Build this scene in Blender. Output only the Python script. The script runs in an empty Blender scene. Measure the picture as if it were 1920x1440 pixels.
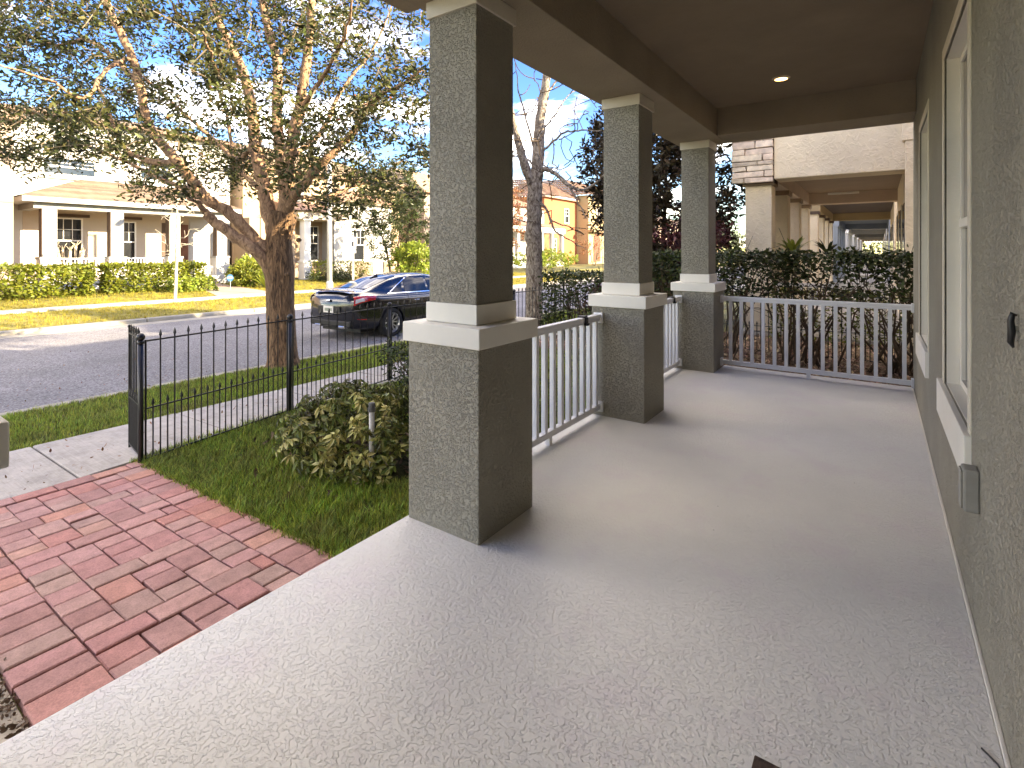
import bpy, bmesh, math, random
import numpy as np
from mathutils import Vector, Matrix, noise
R = math.radians
S = bpy.context.scene
COL = S.collection

# ------------------------------------------------------------------ camera, world, sun, exposure
TH = 0.6117
CAMZ = 1.5
cd = bpy.data.cameras.new('camera'); cam = bpy.data.objects.new('camera', cd); COL.objects.link(cam)
cam.location = (0, 0, CAMZ); cam.rotation_euler = (R(90), 0, TH)
cd.sensor_width = 36; cd.lens = 36 * 978.8 / 1920; cd.shift_y = -(720 - 472.5) / 1920
cd.clip_start = 0.05; cd.clip_end = 2000
S.camera = cam
S.render.resolution_x = 1024; S.render.resolution_y = 768
SUN_EL, SUN_AZ = R(19), R(20)            # azimuth from +X towards +Y
sunv = Vector((math.cos(SUN_AZ) * math.cos(SUN_EL), math.sin(SUN_AZ) * math.cos(SUN_EL), math.sin(SUN_EL)))
sl = bpy.data.lights.new('sun', 'SUN'); sl.energy = 2.0; sl.angle = R(0.5); sl.color = (1.0, .90, .76)
so = bpy.data.objects.new('sun', sl); COL.objects.link(so); so.rotation_euler = sunv.to_track_quat('Z', 'Y').to_euler(); so.location = (20, 10, 20)
W = bpy.data.worlds.new('World'); S.world = W; W.use_nodes = True
wn = W.node_tree; wn.nodes.clear()
def N(nt, t, **k):
    n = nt.nodes.new(t)
    for a, b in k.items():
        if a.startswith('_'): n.inputs[a[1:].replace('_', ' ')].default_value = b
        else: setattr(n, a, b)
    return n
def L(nt, a, b): nt.links.new(a, b)
sky = N(wn, 'ShaderNodeTexSky', sky_type='NISHITA', sun_disc=False, sun_elevation=SUN_EL, sun_rotation=math.pi / 2 - SUN_AZ, air_density=1.0, dust_density=.0, ozone_density=3.0)
bg = N(wn, 'ShaderNodeBackground', _Strength=.05)
wo = N(wn, 'ShaderNodeOutputWorld')
tc = N(wn, 'ShaderNodeTexCoord')
sep = N(wn, 'ShaderNodeSeparateXYZ'); L(wn, tc.outputs['Generated'], sep.inputs[0])
mz = N(wn, 'ShaderNodeMath', operation='MAXIMUM'); L(wn, sep.outputs[2], mz.inputs[0]); mz.inputs[1].default_value = .0
mz2 = N(wn, 'ShaderNodeMath', operation='ADD'); L(wn, mz.outputs[0], mz2.inputs[0]); mz2.inputs[1].default_value = .12
dv = []
for i in (0, 1):
    d = N(wn, 'ShaderNodeMath', operation='DIVIDE'); L(wn, sep.outputs[i], d.inputs[0]); L(wn, mz2.outputs[0], d.inputs[1]); dv.append(d)
cb = N(wn, 'ShaderNodeCombineXYZ'); L(wn, dv[0].outputs[0], cb.inputs[0]); L(wn, dv[1].outputs[0], cb.inputs[1])
cn = N(wn, 'ShaderNodeTexNoise', _Scale=1.1, _Detail=9.0, _Roughness=.58, _Distortion=.35); of = N(wn, 'ShaderNodeVectorMath', operation='ADD'); L(wn, cb.outputs[0], of.inputs[0]); of.inputs[1].default_value = (11.1, 3.3, 0); L(wn, of.outputs[0], cn.inputs['Vector'])
cr = N(wn, 'ShaderNodeMapRange'); cr.inputs[1].default_value = .49; cr.inputs[2].default_value = .88; cr.interpolation_type = 'SMOOTHSTEP'; L(wn, cn.outputs[0], cr.inputs[0])
hs = N(wn, 'ShaderNodeHueSaturation', _Saturation=1.3, _Value=1.0, _Hue=.525); L(wn, sky.outputs[0], hs.inputs['Color'])
mx = N(wn, 'ShaderNodeMix', data_type='RGBA'); L(wn, cr.outputs[0], mx.inputs[0]); L(wn, hs.outputs[0], mx.inputs[6]); mx.inputs[7].default_value = (72, 68, 64, 1)
L(wn, mx.outputs[2], bg.inputs[0]); L(wn, bg.outputs[0], wo.inputs[0])
S.view_settings.view_transform = 'Standard'; S.view_settings.look = 'None'; S.view_settings.exposure = 3.6; S.view_settings.gamma = 1
S.view_settings.use_curve_mapping = False
S.view_settings.use_white_balance = True; S.view_settings.white_balance_temperature = 8100; S.view_settings.white_balance_tint = 7
S.render.engine = 'CYCLES'; S.cycles.max_bounces = 12; S.cycles.diffuse_bounces = 8; S.cycles.transparent_max_bounces = 8

# ------------------------------------------------------------------ materials
MATS = {}
def mat(name, col, rough=.8, var=.12, vscale=3.0, bump=0.0, bscale=40.0, metal=0.0, spec=.35, rnd=0.0, kind=None, island=0.0, col2=None, transl=0.0, trans=0.0, coat=0.0, bdist=.02, emit=0.0):
    """procedural material: base colour + noise mottling + optional per object / per island variation + bump"""
    m = bpy.data.materials.new(name); m.use_nodes = True; nt = m.node_tree; nt.nodes.clear()
    out = N(nt, 'ShaderNodeOutputMaterial'); p = N(nt, 'ShaderNodeBsdfPrincipled')
    p.inputs['Roughness'].default_value = rough; p.inputs['Metallic'].default_value = metal
    p.inputs['Specular IOR Level'].default_value = spec; p.inputs['Transmission Weight'].default_value = trans; p.inputs['Coat Weight'].default_value = coat
    t = N(nt, 'ShaderNodeTexCoord')
    n1 = N(nt, 'ShaderNodeTexNoise', _Scale=vscale, _Detail=6.0, _Roughness=.6); L(nt, t.outputs['Object'], n1.inputs['Vector'])
    c2 = col2 if col2 else tuple(c * (1 - 2 * var) for c in col)
    c1 = col if col2 else tuple(min(1, c * (1 + var)) for c in col)
    rmp = N(nt, 'ShaderNodeMapRange'); rmp.inputs[1].default_value = .3; rmp.inputs[2].default_value = .7; L(nt, n1.outputs[0], rmp.inputs[0])
    mix = N(nt, 'ShaderNodeMix', data_type='RGBA'); L(nt, rmp.outputs[0], mix.inputs[0])
    mix.inputs[6].default_value = (*c2, 1); mix.inputs[7].default_value = (*c1, 1)
    res = mix.outputs[2]
    if rnd or island:
        if rnd: src = N(nt, 'ShaderNodeObjectInfo').outputs['Random']
        else: src = N(nt, 'ShaderNodeNewGeometry').outputs['Random Per Island']
        a = rnd or island
        mr = N(nt, 'ShaderNodeMapRange'); mr.inputs[3].default_value = 1 - a; mr.inputs[4].default_value = 1 + a; L(nt, src, mr.inputs[0])
        w = N(nt, 'ShaderNodeMath', operation='FRACT'); mu = N(nt, 'ShaderNodeMath', operation='MULTIPLY'); mu.inputs[1].default_value = 7.31; L(nt, src, mu.inputs[0]); L(nt, mu.outputs[0], w.inputs[0])
        mh = N(nt, 'ShaderNodeMapRange'); mh.inputs[3].default_value = .5 - a * .07; mh.inputs[4].default_value = .5 + a * .05; L(nt, w.outputs[0], mh.inputs[0])
        h = N(nt, 'ShaderNodeHueSaturation'); L(nt, res, h.inputs['Color']); L(nt, mr.outputs[0], h.inputs['Value']); L(nt, mh.outputs[0], h.inputs['Hue']); res = h.outputs[0]
    if kind: res = kind(nt, t, res, p) or res
    L(nt, res, p.inputs['Base Color'])
    if emit: L(nt, res, p.inputs['Emission Color']); p.inputs['Emission Strength'].default_value = emit
    if bump:
        n2 = N(nt, 'ShaderNodeTexNoise', _Scale=bscale, _Detail=5.0, _Roughness=.6); L(nt, t.outputs['Object'], n2.inputs['Vector'])
        b = N(nt, 'ShaderNodeBump', _Strength=bump, _Distance=bdist); L(nt, n2.outputs[0], b.inputs['Height']); L(nt, b.outputs[0], p.inputs['Normal'])
    if transl:
        tr = N(nt, 'ShaderNodeBsdfTranslucent'); L(nt, res, tr.inputs[0]); ms = N(nt, 'ShaderNodeMixShader'); ms.inputs[0].default_value = transl
        L(nt, p.outputs[0], ms.inputs[1]); L(nt, tr.outputs[0], ms.inputs[2]); L(nt, ms.outputs[0], out.inputs[0])
    else: L(nt, p.outputs[0], out.inputs[0])
    MATS[name] = m; return m
def stucco(scale, strength, dist, flat=.47):
    """troweled / sprayed knock-down relief"""
    def f(nt, t, res, p):
        g = N(nt, 'ShaderNodeNewGeometry')
        w = N(nt, 'ShaderNodeTexNoise', _Scale=scale * .6, _Detail=2.0); L(nt, g.outputs['Position'], w.inputs['Vector'])
        ad = N(nt, 'ShaderNodeVectorMath', operation='MULTIPLY_ADD'); L(nt, w.outputs[1], ad.inputs[0]); ad.inputs[1].default_value = (1.2 / scale,) * 3; L(nt, g.outputs['Position'], ad.inputs[2])
        n = N(nt, 'ShaderNodeTexNoise', _Scale=scale, _Detail=3.0, _Roughness=.55, _Distortion=.8); L(nt, ad.outputs[0], n.inputs['Vector'])
        r = N(nt, 'ShaderNodeMapRange', interpolation_type='SMOOTHSTEP'); r.inputs[1].default_value = flat; r.inputs[2].default_value = flat + .13; L(nt, n.outputs[0], r.inputs[0])
        n3 = N(nt, 'ShaderNodeTexNoise', _Scale=scale * 6, _Detail=3.0); L(nt, g.outputs['Position'], n3.inputs['Vector'])
        a = N(nt, 'ShaderNodeMath', operation='MULTIPLY_ADD'); L(nt, n3.outputs[0], a.inputs[0]); a.inputs[1].default_value = .22; L(nt, r.outputs[0], a.inputs[2])
        b = N(nt, 'ShaderNodeBump', _Strength=strength, _Distance=dist); L(nt, a.outputs[0], b.inputs['Height']); L(nt, b.outputs[0], p.inputs['Normal'])
        n4 = N(nt, 'ShaderNodeTexNoise', _Scale=1.3, _Detail=4.0); L(nt, g.outputs['Position'], n4.inputs['Vector'])
        r4 = N(nt, 'ShaderNodeMapRange'); r4.inputs[1].default_value = .3; r4.inputs[2].default_value = .7; r4.inputs[3].default_value = .9; r4.inputs[4].default_value = 1.06; L(nt, n4.outputs[0], r4.inputs[0])
        h = N(nt, 'ShaderNodeHueSaturation'); L(nt, res, h.inputs['Color']); L(nt, r4.outputs[0], h.inputs['Value'])
        return h.outputs[0]
    return f
def floorkind(nt, t, res, p):
    g = N(nt, 'ShaderNodeNewGeometry')
    w = N(nt, 'ShaderNodeTexNoise', _Scale=14.0, _Detail=2.0); L(nt, g.outputs['Position'], w.inputs['Vector'])
    ad = N(nt, 'ShaderNodeVectorMath', operation='MULTIPLY_ADD'); L(nt, w.outputs[1], ad.inputs[0]); ad.inputs[1].default_value = (.02,) * 3; L(nt, g.outputs['Position'], ad.inputs[2])
    n = N(nt, 'ShaderNodeTexNoise', _Scale=62.0, _Detail=3.0, _Roughness=.5, _Distortion=.2); L(nt, ad.outputs[0], n.inputs['Vector'])
    r = N(nt, 'ShaderNodeMapRange', interpolation_type='SMOOTHSTEP'); r.inputs[1].default_value = .45; r.inputs[2].default_value = .53; L(nt, n.outputs[0], r.inputs[0])
    n3 = N(nt, 'ShaderNodeTexNoise', _Scale=130.0, _Detail=3.0); L(nt, g.outputs['Position'], n3.inputs['Vector'])
    a = N(nt, 'ShaderNodeMath', operation='MULTIPLY_ADD'); L(nt, n3.outputs[0], a.inputs[0]); a.inputs[1].default_value = .5; L(nt, r.outputs[0], a.inputs[2])
    b = N(nt, 'ShaderNodeBump', _Strength=.8, _Distance=.0035); L(nt, a.outputs[0], b.inputs['Height']); L(nt, b.outputs[0], p.inputs['Normal'])
    # pinkish and greenish worn patches in the paint
    n4 = N(nt, 'ShaderNodeTexNoise', _Scale=2.2, _Detail=6.0, _Roughness=.7); L(nt, g.outputs['Position'], n4.inputs['Vector'])
    r4 = N(nt, 'ShaderNodeMapRange'); r4.inputs[1].default_value = .5; r4.inputs[2].default_value = .72; L(nt, n4.outputs[0], r4.inputs[0])
    m = N(nt, 'ShaderNodeMix', data_type='RGBA'); L(nt, r4.outputs[0], m.inputs[0]); L(nt, res, m.inputs[6]); m.inputs[7].default_value = (.665, .615, .62, 1)
    # pale dried paint dabs and tiny dark specks
    n6 = N(nt, 'ShaderNodeTexNoise', _Scale=5.5, _Detail=9.0, _Roughness=.75, _Distortion=.5); L(nt, g.outputs['Position'], n6.inputs['Vector'])
    r6 = N(nt, 'ShaderNodeMapRange'); r6.inputs[1].default_value = .655; r6.inputs[2].default_value = .70; r6.inputs[4].default_value = .55; L(nt, n6.outputs[0], r6.inputs[0])
    m6 = N(nt, 'ShaderNodeMix', data_type='RGBA'); L(nt, r6.outputs[0], m6.inputs[0]); L(nt, m.outputs[2], m6.inputs[6]); m6.inputs[7].default_value = (.80, .79, .76, 1)
    v7 = N(nt, 'ShaderNodeTexVoronoi', _Scale=7.0); L(nt, g.outputs['Position'], v7.inputs['Vector'])
    r7 = N(nt, 'ShaderNodeMapRange'); r7.inputs[1].default_value = .020; r7.inputs[2].default_value = .032; r7.inputs[3].default_value = .75; r7.inputs[4].default_value = 0; L(nt, v7.outputs['Distance'], r7.inputs[0])
    m7 = N(nt, 'ShaderNodeMix', data_type='RGBA'); L(nt, r7.outputs[0], m7.inputs[0]); L(nt, m6.outputs[2], m7.inputs[6]); m7.inputs[7].default_value = (.12, .10, .08, 1)
    return m7.outputs[2]
def barkkind(scale, stretch, cA, cB, strength=.9, dist=.03):
    def f(nt, t, res, p):
        mp = N(nt, 'ShaderNodeMapping'); mp.inputs['Scale'].default_value = (scale, scale, scale * stretch); L(nt, t.outputs['Object'], mp.inputs[0])
        n = N(nt, 'ShaderNodeTexNoise', _Scale=1.0, _Detail=5.0, _Roughness=.65, _Distortion=1.2); L(nt, mp.outputs[0], n.inputs['Vector'])
        r = N(nt, 'ShaderNodeMapRange'); r.inputs[1].default_value = .36; r.inputs[2].default_value = .62; L(nt, n.outputs[0], r.inputs[0])
        m = N(nt, 'ShaderNodeMix', data_type='RGBA'); L(nt, r.outputs[0], m.inputs[0]); m.inputs[6].default_value = (*cA, 1); m.inputs[7].default_value = (*cB, 1)
        b = N(nt, 'ShaderNodeBump', _Strength=strength, _Distance=dist); L(nt, r.outputs[0], b.inputs['Height']); L(nt, b.outputs[0], p.inputs['Normal'])
        n2 = N(nt, 'ShaderNodeTexNoise', _Scale=3.0, _Detail=4.0); L(nt, t.outputs['Object'], n2.inputs['Vector'])
        r2 = N(nt, 'ShaderNodeMapRange'); r2.inputs[3].default_value = .65; r2.inputs[4].default_value = 1.35; L(nt, n2.outputs[0], r2.inputs[0])
        h = N(nt, 'ShaderNodeHueSaturation'); L(nt, m.outputs[2], h.inputs['Color']); L(nt, r2.outputs[0], h.inputs['Value'])
        return h.outputs[0]
    return f
def asphaltkind(nt, t, res, p):
    v = N(nt, 'ShaderNodeTexVoronoi', _Scale=55.0); L(nt, t.outputs['Object'], v.inputs['Vector'])
    sp = N(nt, 'ShaderNodeSeparateColor'); L(nt, v.outputs['Color'], sp.inputs[0])
    r = N(nt, 'ShaderNodeMapRange'); r.inputs[3].default_value = .55; r.inputs[4].default_value = 1.5; L(nt, sp.outputs[0], r.inputs[0])
    h = N(nt, 'ShaderNodeHueSaturation'); L(nt, res, h.inputs['Color']); L(nt, r.outputs[0], h.inputs['Value'])
    b = N(nt, 'ShaderNodeBump', _Strength=.6, _Distance=.008); L(nt, v.outputs['Distance'], b.inputs['Height']); L(nt, b.outputs[0], p.inputs['Normal'])
    return h.outputs[0]
def sidewalkkind(nt, t, res, p):
    g = N(nt, 'ShaderNodeNewGeometry')
    mp = N(nt, 'ShaderNodeMapping'); mp.inputs['Scale'].default_value = (3, 90, 3); L(nt, g.outputs['Position'], mp.inputs[0])
    n = N(nt, 'ShaderNodeTexNoise', _Scale=1.0, _Detail=4.0, _Roughness=.7); L(nt, mp.outputs[0], n.inputs['Vector'])
    r = N(nt, 'ShaderNodeMapRange'); r.inputs[1].default_value = .3; r.inputs[2].default_value = .7; r.inputs[3].default_value = .86; r.inputs[4].default_value = 1.08; L(nt, n.outputs[0], r.inputs[0])
    n5 = N(nt, 'ShaderNodeTexNoise', _Scale=5.0, _Detail=10.0, _Roughness=.8); L(nt, g.outputs['Position'], n5.inputs['Vector'])
    r5 = N(nt, 'ShaderNodeMapRange'); r5.inputs[1].default_value = .45; r5.inputs[2].default_value = .78; r5.inputs[3].default_value = 1.05; r5.inputs[4].default_value = .5; L(nt, n5.outputs[0], r5.inputs[0])
    mu = N(nt, 'ShaderNodeMath', operation='MULTIPLY'); L(nt, r.outputs[0], mu.inputs[0]); L(nt, r5.outputs[0], mu.inputs[1])
    h = N(nt, 'ShaderNodeHueSaturation'); L(nt, res, h.inputs['Color']); L(nt, mu.outputs[0], h.inputs['Value'])
    b = N(nt, 'ShaderNodeBump', _Strength=.5, _Distance=.004); L(nt, n.outputs[0], b.inputs['Height']); L(nt, b.outputs[0], p.inputs['Normal'])
    return h.outputs[0]
def groundkind(nt, t, res, p):
    g = N(nt, 'ShaderNodeNewGeometry')
    n = N(nt, 'ShaderNodeTexNoise', _Scale=.5, _Detail=8.0, _Roughness=.7); L(nt, g.outputs['Position'], n.inputs['Vector'])
    r = N(nt, 'ShaderNodeMapRange'); r.inputs[1].default_value = .42; r.inputs[2].default_value = .62; L(nt, n.outputs[0], r.inputs[0])
    m = N(nt, 'ShaderNodeMix', data_type='RGBA'); L(nt, r.outputs[0], m.inputs[0]); L(nt, res, m.inputs[6]); m.inputs[7].default_value = (.16, .15, .05, 1)
    return m.outputs[2]
def brickkind(nt, t, res, p):
    g = N(nt, 'ShaderNodeNewGeometry'); oi = N(nt, 'ShaderNodeObjectInfo')
    cr_ = N(nt, 'ShaderNodeValToRGB'); e = cr_.color_ramp
    e.elements[0].position = 0; e.elements[0].color = (.34, .19, .17, 1); e.elements[1].position = 1; e.elements[1].color = (.42, .20, .16, 1)
    for pos, c in ((.2, (.45, .27, .25)), (.35, (.41, .22, .205)), (.45, (.37, .25, .215)), (.51, (.48, .28, .255)), (.68, (.40, .27, .23)), (.74, (.50, .27, .215)), (.92, (.43, .23, .215))):
        q = e.elements.new(pos); q.color = (*c, 1)
    L(nt, oi.outputs['Random'], cr_.inputs[0])
    n = N(nt, 'ShaderNodeTexNoise', _Scale=11.0, _Detail=10.0, _Roughness=.8); L(nt, g.outputs['Position'], n.inputs['Vector'])
    r = N(nt, 'ShaderNodeMapRange'); r.inputs[1].default_value = .3; r.inputs[2].default_value = .7; r.inputs[3].default_value = .72; r.inputs[4].default_value = 1.35; L(nt, n.outputs[0], r.inputs[0])
    h = N(nt, 'ShaderNodeHueSaturation', _Saturation=1.12, _Hue=.502); L(nt, cr_.outputs[0], h.inputs['Color']); L(nt, r.outputs[0], h.inputs['Value'])
    n2 = N(nt, 'ShaderNodeTexNoise', _Scale=150.0, _Detail=4.0); L(nt, g.outputs['Position'], n2.inputs['Vector'])
    r6 = N(nt, 'ShaderNodeMapRange'); r6.inputs[1].default_value = .25; r6.inputs[2].default_value = .6; r6.inputs[3].default_value = .74; r6.inputs[4].default_value = 1.06; L(nt, n2.outputs[0], r6.inputs[0])
    h2 = N(nt, 'ShaderNodeHueSaturation'); L(nt, h.outputs[0], h2.inputs['Color']); L(nt, r6.outputs[0], h2.inputs['Value'])
    b = N(nt, 'ShaderNodeBump', _Strength=.5, _Distance=.004); L(nt, n2.outputs[0], b.inputs['Height']); L(nt, b.outputs[0], p.inputs['Normal'])
    return h2.outputs[0]
M = MATS
mat('stucco_olive', (.35, .325, .26), .75, .06, 2, kind=stucco(62, 1.0, .009))
mat('stucco_beam', (.34, .275, .195), .8, .05, 2, kind=stucco(50, .5, .004))
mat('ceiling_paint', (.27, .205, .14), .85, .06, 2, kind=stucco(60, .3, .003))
mat('trim_white', (.78, .745, .665), .5, .04, 2, bump=.12, bscale=60)
mat('trim_cream', (.66, .60, .49), .5, .04, 2, bump=.12, bscale=60)
mat('rail_white', (.74, .74, .75), .35, .03, 4)
mat('floor_paint', (.70, .685, .65), .55, .03, 1.5, kind=floorkind, spec=.4)
mat('concrete', (.50, .47, .42), .85, .1, 3, bump=.4, bscale=60, kind=None)
mat('turf_dry', (.24, .205, .045), .95, .25, 3, bump=.8, bscale=30)
mat('sidewalk_concrete', (.46, .42, .365), .85, .06, 2, kind=sidewalkkind)
mat('kerb_concrete', (.36, .33, .27), .9, .15, 2.5, bump=.4, bscale=50)
mat('asphalt', (.19, .185, .19), .9, .12, .6, kind=asphaltkind)
mat('soil', (.055, .06, .022), .95, .3, 4, bump=.8, bscale=30, kind=groundkind)
mat('mulch', (.26, .18, .12), .95, .3, 14, bump=1, bscale=60, col2=(.10, .06, .035))
mat('sand', (.50, .43, .34), .95, .15, 12, bump=.7, bscale=90)
mat('brick', (.4, .2, .18), .85, kind=brickkind)
mat('grass', (.23, .34, .04), .6, .3, 3, island=.75, transl=.4, col2=(.19, .21, .05))
mat('grass_far', (.34, .30, .045), .6, .2, 3, island=.4, transl=.35)
mat('black_iron', (.012, .012, .013), .4, .2, 20, spec=.5)
mat('bark_oak', (.2, .13, .08), .9, kind=barkkind(26, .16, (.045, .026, .015), (.34, .20, .105)))
mat('bark_limb', (.2, .13, .08), .85, kind=barkkind(18, .4, (.15, .085, .05), (.46, .29, .17), .6, .012))
mat('bark_pale', (.3, .25, .2), .9, kind=barkkind(16, .5, (.07, .045, .03), (.36, .31, .25), .7, .02))
mat('bark_twig', (.26, .20, .13), .85, .2, 8)
mat('bark_dark', (.055, .035, .025), .9, .2, 8, bump=.6, bscale=40)
mat('bark_white', (.50, .44, .33), .85, .2, 8, bump=.4, bscale=40)
mat('leaf_oak', (.072, .080, .024), .5, .15, 2, island=.7, transl=.2, spec=.22)
mat('leaf_dry', (.25, .12, .05), .7, .2, 5, island=.5, transl=.2)
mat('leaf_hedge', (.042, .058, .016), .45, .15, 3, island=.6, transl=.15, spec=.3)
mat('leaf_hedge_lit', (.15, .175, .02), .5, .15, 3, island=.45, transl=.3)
mat('leaf_magnolia', (.045, .034, .016), .45, .2, 3, island=.6, transl=.1, spec=.2)
mat('leaf_red', (.085, .022, .022), .45, .2, 3, island=.5, transl=.15)
mat('leaf_schefflera', (.11, .125, .028), .4, .1, 3, island=.65, transl=.2, spec=.3)
mat('leaf_schefflera_pale', (.42, .38, .13), .4, .1, 3, island=.35, transl=.25, spec=.5)
mat('leaf_bright', (.22, .28, .04), .4, .1, 3, island=.4, transl=.35)
mat('stem_brown', (.10, .07, .045), .85, .2, 12)
mat('wall_white', (.46, .445, .41), .8, .03, 1, bump=.1, bscale=40)
mat('wall_beige', (.36, .26, .17), .8, .04, 1, bump=.1, bscale=40)
mat('wall_pink', (.36, .27, .21), .8, .04, 1, bump=.1, bscale=40)
mat('wall_porch', (.48, .40, .31), .8, .03, 1)
mat('wall_yellow', (.38, .29, .16), .8, .04, .6)
mat('wall_orange', (.34, .125, .055), .8, .06, .6)
mat('grey_paint', (.27, .262, .24), .7, .04, 1)
mat('dark_brown', (.10, .065, .045), .7, .1, 2)
mat('stucco_cream', (.82, .70, .51), .8, .05, 1.5, kind=stucco(11, .5, .015, .46))
mat('stucco_tan', (.50, .40, .31), .8, .05, 1.5, bump=.3, bscale=10)
mat('tan_trim', (.30, .215, .145), .7, .05, 2)
mat('stone', (.72, .60, .47), .9, .15, 9, bump=1.0, bscale=16, rnd=.22, bdist=.02)
mat('stone_wall', (.36, .28, .2), .9, .4, 8, bump=1.0, bscale=8, bdist=.05, col2=(.12, .09, .06))
mat('shingle', (.22, .15, .105), .9, .2, 2.5, island=.25, col2=(.14, .095, .065))
mat('tile_clay', (.28, .175, .11), .8, .2, 1.5, island=.3)
mat('glass_dark', (.02, .022, .024), .05, .1, 1, spec=.8)
mat('glass_shade', (.16, .13, .12), .12, .1, 1, spec=.6)
mat('wood_door', (.16, .06, .03), .5, .2, 4)
mat('car_paint', (.006, .006, .008), .2, .0, 1, spec=.5, coat=.6)
mat('car_glass', (.012, .014, .018), .03, .0, 1, spec=.4)
mat('car_black', (.012, .012, .012), .5, .1, 5)
mat('tyre', (.02, .02, .02), .85, .2, 20, bump=.3, bscale=60)
mat('alloy', (.6, .61, .63), .3, .05, 4, metal=.9)
mat('lamp_red', (.42, .008, .01), .15, .05, 4, spec=.8, coat=.6)
mat('lamp_clear', (.55, .55, .58), .12, .05, 4, spec=.8)
mat('chrome', (.7, .7, .72), .12, .02, 4, metal=1)
mat('plate_white', (.72, .68, .62), .5, .08, 8)
mat('plate_print', (.10, .16, .10), .6, .1, 8)
mat('galv', (.52, .53, .52), .5, .08, 6, metal=.3)
mat('sign_white', (.85, .85, .82), .5, .05, 8)
mat('sign_print', (.06, .06, .07), .6)
mat('sign_blue', (.10, .28, .62), .5, .1, 8)
mat('pvc', (.52, .50, .46), .5, .12, 20)
mat('pvc_cap', (.09, .09, .085), .6, .1, 20)
mat('box_grey', (.30, .285, .25), .55, .08, 10)
mat('mat_brown', (.10, .065, .05), .95, .2, 50, bump=.8, bscale=200)
mat('clip_black', (.015, .015, .015), .5, .1, 20)
mat('grey_siding', (.22, .24, .26), .7, .05, 2)
mat('blue_paint', (.10, .25, .42), .2, .05, 2, coat=.8)
mat('lamp_warm', (1.0, .62, .25), .5, 0, 1, emit=1.2)
mat('lamp_trim', (.55, .45, .33), .5, .05, 5)

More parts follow.
